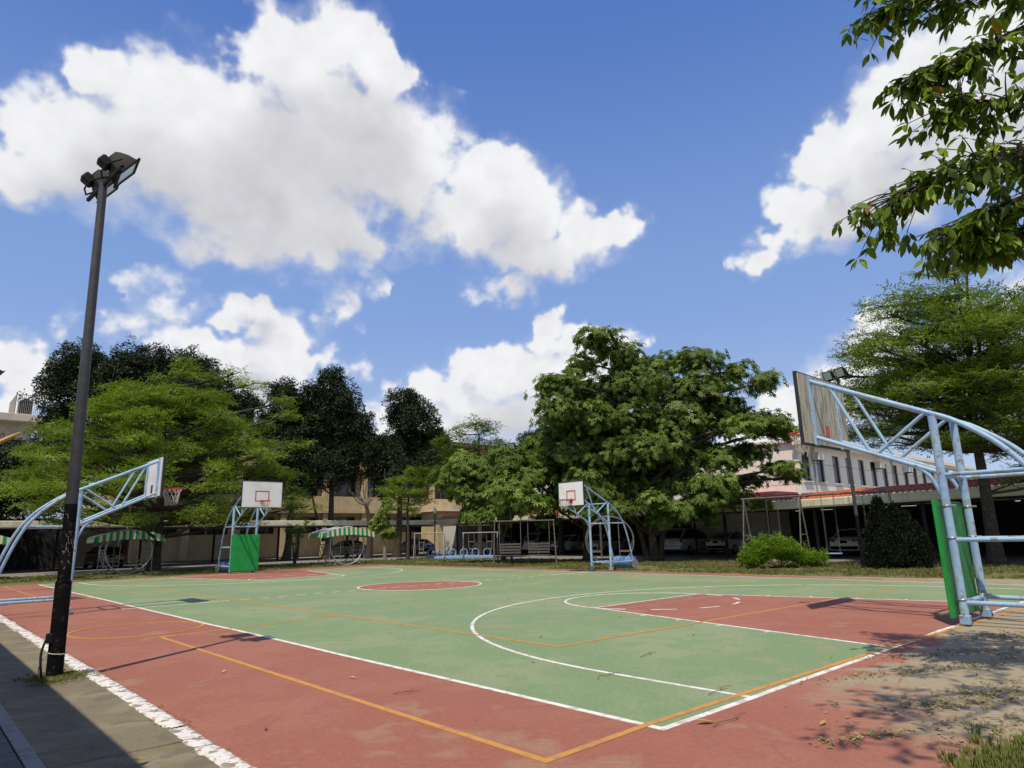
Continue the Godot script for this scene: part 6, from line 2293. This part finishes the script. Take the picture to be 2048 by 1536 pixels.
func overhang() -> void:
	var o := tree("overhanging_tree", "overhanging leafy boughs with drooping pointed leaves at the top right", Vector3(5.6, 0, 6.2))
	rng.seed = 4100
	foot_of(o, [Vector3(0, -0.1, 0), Vector3(-0.1, 2.0, -0.1), Vector3(-0.4, 4.2, -0.5), Vector3(-0.8, 7.0, -1.0)], 0.2, 0.08, M.bark)
	var org := o.position
	# boughs, in world places: the ones in sight, then those overhead that only cast shade
	var boughs := [
		[[Vector3(4.9, 4.8, 5.4), Vector3(3.5, 6.2, 3.6), Vector3(2.95, 6.35, 2.5), Vector3(2.66, 6.5, 1.95), Vector3(2.54, 6.6, 1.55)], 1.0],
		[[Vector3(3.5, 6.2, 3.6), Vector3(2.9, 5.9, 2.5), Vector3(2.7, 5.75, 2.0), Vector3(2.6, 5.7, 1.72)], 0.8],
		[[Vector3(4.8, 4.4, 5.3), Vector3(3.5, 5.1, 3.5), Vector3(2.85, 5.2, 2.4), Vector3(2.62, 5.25, 1.95)], 1.0],
		[[Vector3(4.7, 4.2, 5.2), Vector3(3.3, 4.55, 3.3), Vector3(2.8, 4.62, 2.35), Vector3(2.6, 4.62, 1.75), Vector3(2.48, 4.5, 1.3)], 1.15],
		[[Vector3(3.3, 4.5, 3.3), Vector3(2.9, 4.3, 2.5), Vector3(2.66, 4.15, 2.05), Vector3(2.6, 4.05, 1.8)], 0.9],
		[[Vector3(4.7, 4.0, 5.2), Vector3(3.4, 4.0, 3.2), Vector3(2.8, 3.95, 2.3), Vector3(2.62, 3.85, 1.95)], 0.55],
		[[Vector3(5.1, 5.2, 5.6), Vector3(3.0, 6.6, 4.4), Vector3(1.2, 7.0, 3.2), Vector3(0.2, 7.0, 2.6)], 1.2],
		[[Vector3(5.1, 5.2, 5.6), Vector3(2.0, 6.6, 4.6), Vector3(-0.3, 7.0, 3.6), Vector3(-2.5, 7.0, 3.15)], 1.3],
		[[Vector3(2.0, 6.6, 4.6), Vector3(0.4, 6.9, 3.8), Vector3(-0.8, 7.0, 3.0), Vector3(-1.6, 7.1, 2.9)], 1.2],
		[[Vector3(4.9, 4.4, 5.4), Vector3(4.2, 5.0, 3.6), Vector3(4.0, 5.2, 2.6), Vector3(3.9, 5.2, 1.9)], 1.2],
		[[Vector3(4.9, 4.8, 5.4), Vector3(3.6, 5.6, 4.4), Vector3(2.4, 5.9, 3.8), Vector3(1.4, 5.9, 3.4)], 1.1],
	]
	var b := mb()
	var leaf_spots := []
	var nb := 0
	for g in boughs:
		var p := []
		for q in g[0]:
			p.append((q as Vector3) - org)
		var s := spline(p, 6)
		b.tube(s, 0.045, 0.008, 7, false)
		var run := 0.0
		for i in range(1, s.size()):
			var f := float(i) / s.size()
			if f < 0.3:
				continue
			var reps := 8 if nb < 6 or nb == 9 else 4
			for rep in reps:
				var d := ((s[i] as Vector3) - (s[i - 1] as Vector3)).normalized()
				var sd := (d + Vector3(rng.randf_range(-1, 1), rng.randf_range(-0.55, 0.45), rng.randf_range(-1, 1)) * 1.1).normalized()
				var len: float = rng.randf_range(0.1, 0.5) * g[1]
				var e: Vector3 = (s[i] as Vector3).lerp(s[i - 1], rng.randf()) 
				var m: Vector3 = e + sd * len * 0.55
				var tip: Vector3 = e + sd * len - Vector3(0, 0.12 * len, 0)
				b.tube([e, m, tip], 0.008, 0.0035, 4, false)
				for k in rng.randi_range(4, 7):
					var a := rng.randf() * TAU
					var out := Vector3(cos(a), 0, sin(a))
					var at: Vector3 = tip if k < 4 else m.lerp(tip, rng.randf())
					var dir := (out * rng.randf_range(0.35, 1.0) + sd * 0.35 + Vector3(0, rng.randf_range(-1.25, -0.05), 0)).normalized()
					leaf_spots.append([at, dir, rng.randf_range(0.09, 0.175), nb])
		nb += 1
	put("boughs", b.done(), M.bark, o)
	var shapes := [near_leaf(1), near_leaf(2), near_leaf(3), near_leaf(4)]
	var mats := []
	var cols := [lin(0.055, 0.09, 0.016), lin(0.09, 0.145, 0.018), lin(0.14, 0.21, 0.02), lin(0.2, 0.28, 0.03), lin(0.3, 0.17, 0.02), lin(0.2, 0.09, 0.03)]
	for k in cols.size():
		var m := mat("near_leaf_%d" % k, cols[k], 0.38, 0.0, 0.45)
		m.backlight_enabled = true
		m.backlight = Color(minf(cols[k].r * 1.15, 1.0), minf(cols[k].g * 1.15, 1.0), cols[k].b * 0.7)
		m.cull_mode = BaseMaterial3D.CULL_DISABLED
		mats.append(m)
	rng.seed = 4200
	# the 300 that stand largest in the picture are leaves of their own, the rest one mass
	var cam_at := Vector3(-4.2693, 1.3836, 3.1369)
	var look := Vector3(0.658, 0.224, -0.719)
	var seen := []
	var rest := []
	for l in leaf_spots:
		var w: Vector3 = (l[0] as Vector3) + org - cam_at
		var z := w.dot(look)
		var x := w.dot(Vector3(0.741, -0.023, 0.671)) / z
		if z > 0.0 and x < 0.8 and l[3] < 6:
			seen.append([l[2] / w.length(), l])
		else:
			rest.append(l)
	seen.sort_custom(func(p, q): return p[0] > q[0])
	var k := 0
	var place := func(l: Array) -> Transform3D:
		var d: Vector3 = l[1]
		var up := (Vector3.UP + rv(0.7)).normalized()
		var bas := Basis.looking_at(d, up if absf(up.dot(d)) < 0.97 else Vector3.RIGHT)
		return Transform3D(bas.scaled_local(Vector3.ONE * l[2]), l[0] + d * 0.03)
	var tone := func() -> int:
		var q := rng.randf()
		return 0 if q < 0.2 else 1 if q < 0.48 else 2 if q < 0.76 else 3 if q < 0.994 else 4 if q < 0.997 else 5
	for q in seen:
		if k < 300:
			piece("leaf", k, shapes[k % 4], mats[tone.call()], o, place.call(q[1]))
			k += 1
		else:
			rest.append(q[1])
	var where := []
	var tints := []
	for l in rest:
		where.append(place.call(l))
		tints.append((cols[tone.call()] as Color).srgb_to_linear())
	many("crown", shapes[0], M.leaf_near, where, tints, o)

	# young plant whose big leaves just enter at the right edge
	o = base("broad_leaf_plant", Vector3(-2.45, 0, 2.92))
	tag(o, "bright green broad leaves of a young plant entering at the lower right edge", "plant")
	bar(spline([Vector3(0.1, -0.02, 0.05), Vector3(0.05, 0.5, 0.03), Vector3(-0.02, 1.08, -0.03)], 4), 0.007, "stem", M.twig, o, 6)
	var n := 0
	for q in [[Vector3(-0.015, 1.09, -0.035), Vector3(-0.055, -0.11, -0.15), 0.175], [Vector3(-0.01, 1.0, -0.03), Vector3(-0.05, -0.06, -0.135), 0.145], [Vector3(0, 1.08, 0), Vector3(0.1, -0.03, 0.12), 0.16], [Vector3(0, 0.9, 0), Vector3(0.15, -0.05, -0.03), 0.16], [Vector3(0.02, 0.75, 0), Vector3(-0.02, -0.05, 0.15), 0.15]]:
		piece("leaf", n, shapes[n % 4], mats[3], o, Transform3D(Basis.looking_at((q[1] as Vector3).normalized(), Vector3(0.3, 1, 0.2)).scaled_local(Vector3(1.5, 1, 1) * q[2]), q[0]))
		n += 1


func ground_cover() -> void:
	var tuft := grass_tuft()
	rng.seed = 5000
	var where := []
	var tints := []
	var patch := noise(61, 0.22, 3)
	var g0 := lin(0.12, 0.155, 0.03).srgb_to_linear()
	var g1 := lin(0.22, 0.21, 0.07).srgb_to_linear()
	var g2 := lin(0.3, 0.25, 0.12).srgb_to_linear()
	# verge beyond the far sideline and the far baseline
	for k in 42000:
		var p: Vector2
		if k % 3 < 2:
			p = Vector2(rng.randf_range(16.5, 25.0), rng.randf_range(-38.0, 4.0))
		else:
			p = Vector2(rng.randf_range(-8.0, 23.0), rng.randf_range(-38.6, -29.0))
			if p.y > lerpf(-29.6, -31.5, smoothstep(0.0, 13.0, p.x)):
				continue
		if p.x < 16.9 + 0.9 * smoothstep(-6.0, -1.0, p.y) and p.y > -31.5:
			continue
		if patch.get_noise_2dv(p) + rng.randf_range(-0.25, 0.35) < -0.05:
			continue
		var s := rng.randf_range(0.5, 1.15)
		where.append(Transform3D(Basis(Vector3.UP, rng.randf() * TAU).scaled(Vector3(s, s * rng.randf_range(0.6, 1.2), s)), Vector3(p.x, -0.022, p.y)))
		tints.append(g0.lerp(g1, rng.randf()).lerp(g2, rng.randf() * 0.35 if p.x > 20 else 0.1))
	var g := many("grass", tuft, M.grass_blade, where, tints, self)
	tag(g, "short patchy grass on the verge round the court", "grass", "", "stuff")
	# drifts of dry leaf bits and weeds on the sandy corner at the right
	where = []
	tints = []
	var lw := []
	var lt := []
	var drift := [[2.9, 1.42, 1.3, 0.16], [3.6, 0.75, 1.2, 0.1], [4.6, 0.55, 0.9, 0.12], [1.7, 1.75, 0.6, 0.3], [2.1, 1.2, 0.7, 0.1], [1.0, 2.0, 0.5, 0.25], [5.4, 1.3, 0.9, 0.25], [6.4, 0.8, 0.9, 0.2], [0.8, 1.1, 0.5, 0.05], [3.2, 2.2, 1.2, 0.5]]
	for d in drift:
		for k in int(400 * d[2] * (0.5 + d[3] * 2.0)):
			var t := rng.randfn() * 0.7
			var u := rng.randfn() * 0.8
			var p := Vector3(d[0] + t * d[2] * 0.75 + u * d[3] * -0.5, 0.004, d[1] + t * d[2] * 0.35 + u * d[3])
			if rng.randf() < 0.82:
				var s := rng.randf_range(0.015, 0.06)
				lw.append(Transform3D((Basis(Vector3.UP, rng.randf() * TAU) * Basis(Vector3.RIGHT, rng.randf_range(-0.4, 0.4))).scaled(Vector3.ONE * s), p + Vector3(0, 0.004, 0)))
				lt.append(lin(0.2, 0.16, 0.07).srgb_to_linear().lerp(lin(0.4, 0.33, 0.16).srgb_to_linear(), rng.randf()))
			else:
				var s := rng.randf_range(0.12, 0.4)
				where.append(Transform3D(Basis(Vector3.UP, rng.randf() * TAU).scaled(Vector3(s * 1.6, s * 0.38, s * 1.6)), p))
				tints.append(g0.lerp(g1, rng.randf()).lerp(g2, 0.3))
	for k in 900:
		var p := Vector3(0.75 + rng.randfn() * 0.28, 0.0, 2.05 + rng.randfn() * 0.16)
		var s := rng.randf_range(0.4, 0.9)
		where.append(Transform3D(Basis(Vector3.UP, rng.randf() * TAU).scaled(Vector3(s, s * 0.8, s)), p))
		tints.append(g0.lerp(g1, rng.randf() * 0.6))
	# moss and weeds at the foot of the lamp pole and along the kerb
	for k in 500:
		var p := Vector3(-2.84 + rng.randfn() * 0.14, 0.052, -5.62 + rng.randfn() * 0.16)
		var s := rng.randf_range(0.15, 0.45)
		where.append(Transform3D(Basis(Vector3.UP, rng.randf() * TAU).scaled(Vector3(s, s * 0.7, s)), p))
		tints.append(g0.lerp(g2, rng.randf() * 0.7))
	for k in 700:
		var p := Vector3([-2.6, -2.36][k % 2] + rng.randfn() * 0.02, 0.0 if k % 2 else 0.045, rng.randf_range(-16.0, 1.0))
		if patch.get_noise_2d(p.x * 3.0, p.z * 3.0) < 0.0:
			continue
		var s := rng.randf_range(0.08, 0.22)
		where.append(Transform3D(Basis(Vector3.UP, rng.randf() * TAU).scaled(Vector3(s, s * 0.6, s)), p))
		tints.append(g0.lerp(g2, rng.randf()))
	g = many("weeds", tuft, M.grass_blade, where, tints, self)
	tag(g, "low weeds and moss at the pole foot, kerb and sandy corner", "weeds", "", "stuff")
	var flat := mb()
	leaf_blade(flat, Vector3(0, 0, 0.5), Vector3(0, 0.1, -1), Vector3.UP, 1.0, 0.45, -0.1, true)
	g = many("leaf_litter", flat.done(), M.dry_leaf, lw, lt, self)
	tag(g, "drifts of dry leaf bits on the sandy corner by the near hoop", "leaf litter", "", "stuff")
	# single fallen leaves and twigs
	rng.seed = 5100
	var spots := [[0.35, 0.12, 0.16, "curled ochre leaf lying on the red surface just outside the baseline"], [-2.92, -1.95, 0.13, "ochre leaf lying on the concrete pavement by the kerb"], [5.6, -0.72, 0.16, "yellow leaf lying inside the red key near the hoop"],
		[0.9, 0.75, 0.1, "dry leaf on the red run-off where the sand begins, nearest the viewer"], [-1.9, -0.35, 0.1, "dry leaf on the red run-off at the bottom edge, left of the orange corner"], [-0.6, -3.4, 0.08, "small dry leaf between the orange line and the white sideline"],
		[1.2, -2.6, 0.08, "small dry leaf on green between sideline and three-point line"], [2.6, -3.9, 0.09, "small dry leaf by the bend of the near three-point arc"], [-1.4, -4.8, 0.08, "small dry leaf left of the orange line, halfway to the orange circle"],
		[4.1, -2.4, 0.09, "small dry leaf on green just outside the red key's left edge"], [5.0, -4.4, 0.09, "small dry leaf beside the near free-throw semicircle"], [6.2, -8.6, 0.1, "small dry leaf on green between the near arc and the centre circle"],
		[0.5, -8.0, 0.09, "small dry leaf near the floodlight's shadow on the green edge"], [-2.0, -2.2, 0.07, "small dry leaf on red close to the white kerb"]]
	var lm := [mat("fallen_ochre", lin(0.42, 0.29, 0.08), 0.8), mat("fallen_brown", lin(0.2, 0.13, 0.06), 0.85), mat("fallen_pale", lin(0.5, 0.42, 0.3), 0.85)]
	var n := 0
	for s in spots:
		var b := mb()
		leaf_blade(b, Vector3(0, 0.004, s[2] * 0.5), Vector3(0, 0.08, -1), Vector3.UP, s[2], s[2] * 0.36, -0.08, true)
		b.tube([Vector3(0, 0.004, s[2] * 0.5), Vector3(0.01, 0.02, s[2] * 0.5 + s[2] * 0.5)], 0.0022, 0.0015, 4, false)
		var y := 0.035 if s[0] < -2.6 else 0.006
		var m := put("fallen_leaf", b.done(), lm[0] if n < 3 else lm[n % 3])
		m.position = Vector3(s[0], y, s[1])
		m.rotation.y = rng.randf() * TAU if n > 2 else 1.1 + n
		tag(m, s[3], "fallen leaf", "dry leaves scattered on the court")
		n += 1
	var tw := [[0.55, 0.22, 0.5, "long twig on the red surface beside the curled ochre leaf"], [1.35, -0.35, 0.45, "twig on green just inside the near baseline"], [1.2, -1.5, 0.4, "twig on green between sideline and the straight three-point line"], [2.4, -1.9, 0.35, "short twig on green right of the straight three-point line"], [0.9, 0.95, 0.4, "twig on the sandy red ground nearest the viewer"], [-0.6, -2.4, 0.25, "short twig on the red strip left of the sideline"]]
	for t in tw:
		var b := mb()
		var pts := []
		for j in 6:
			pts.append(Vector3((j / 5.0 - 0.5) * t[2], 0.006 + 0.012 * absf(sin(j * 1.9)), rng.randf_range(-0.025, 0.025)))
		b.tube(pts, 0.0036, 0.0018, 5)
		b.tube([pts[2], pts[2] + Vector3(0.06, 0.012, 0.05)], 0.0022, 0.0014, 4)
		b.tube([pts[3], pts[3] + Vector3(0.05, 0.01, -0.06)], 0.003, 0.002, 4)
		var m := put("fallen_twig", b.done(), M.twig)
		m.position = Vector3(t[0], 0.004, t[1])
		m.rotation.y = rng.randf_range(-0.8, 0.2)
		tag(m, t[3], "twig", "twigs scattered on the court")


func _ready() -> void:
	rng.seed = 20240
	view_and_light()
	materials()
	ground()
	near_edge()
	shelters()
	pale_building()
	school_block()
	cars()
	hoops()
	lamps()
	playground()
	trees()
	overhang()
	ground_cover()
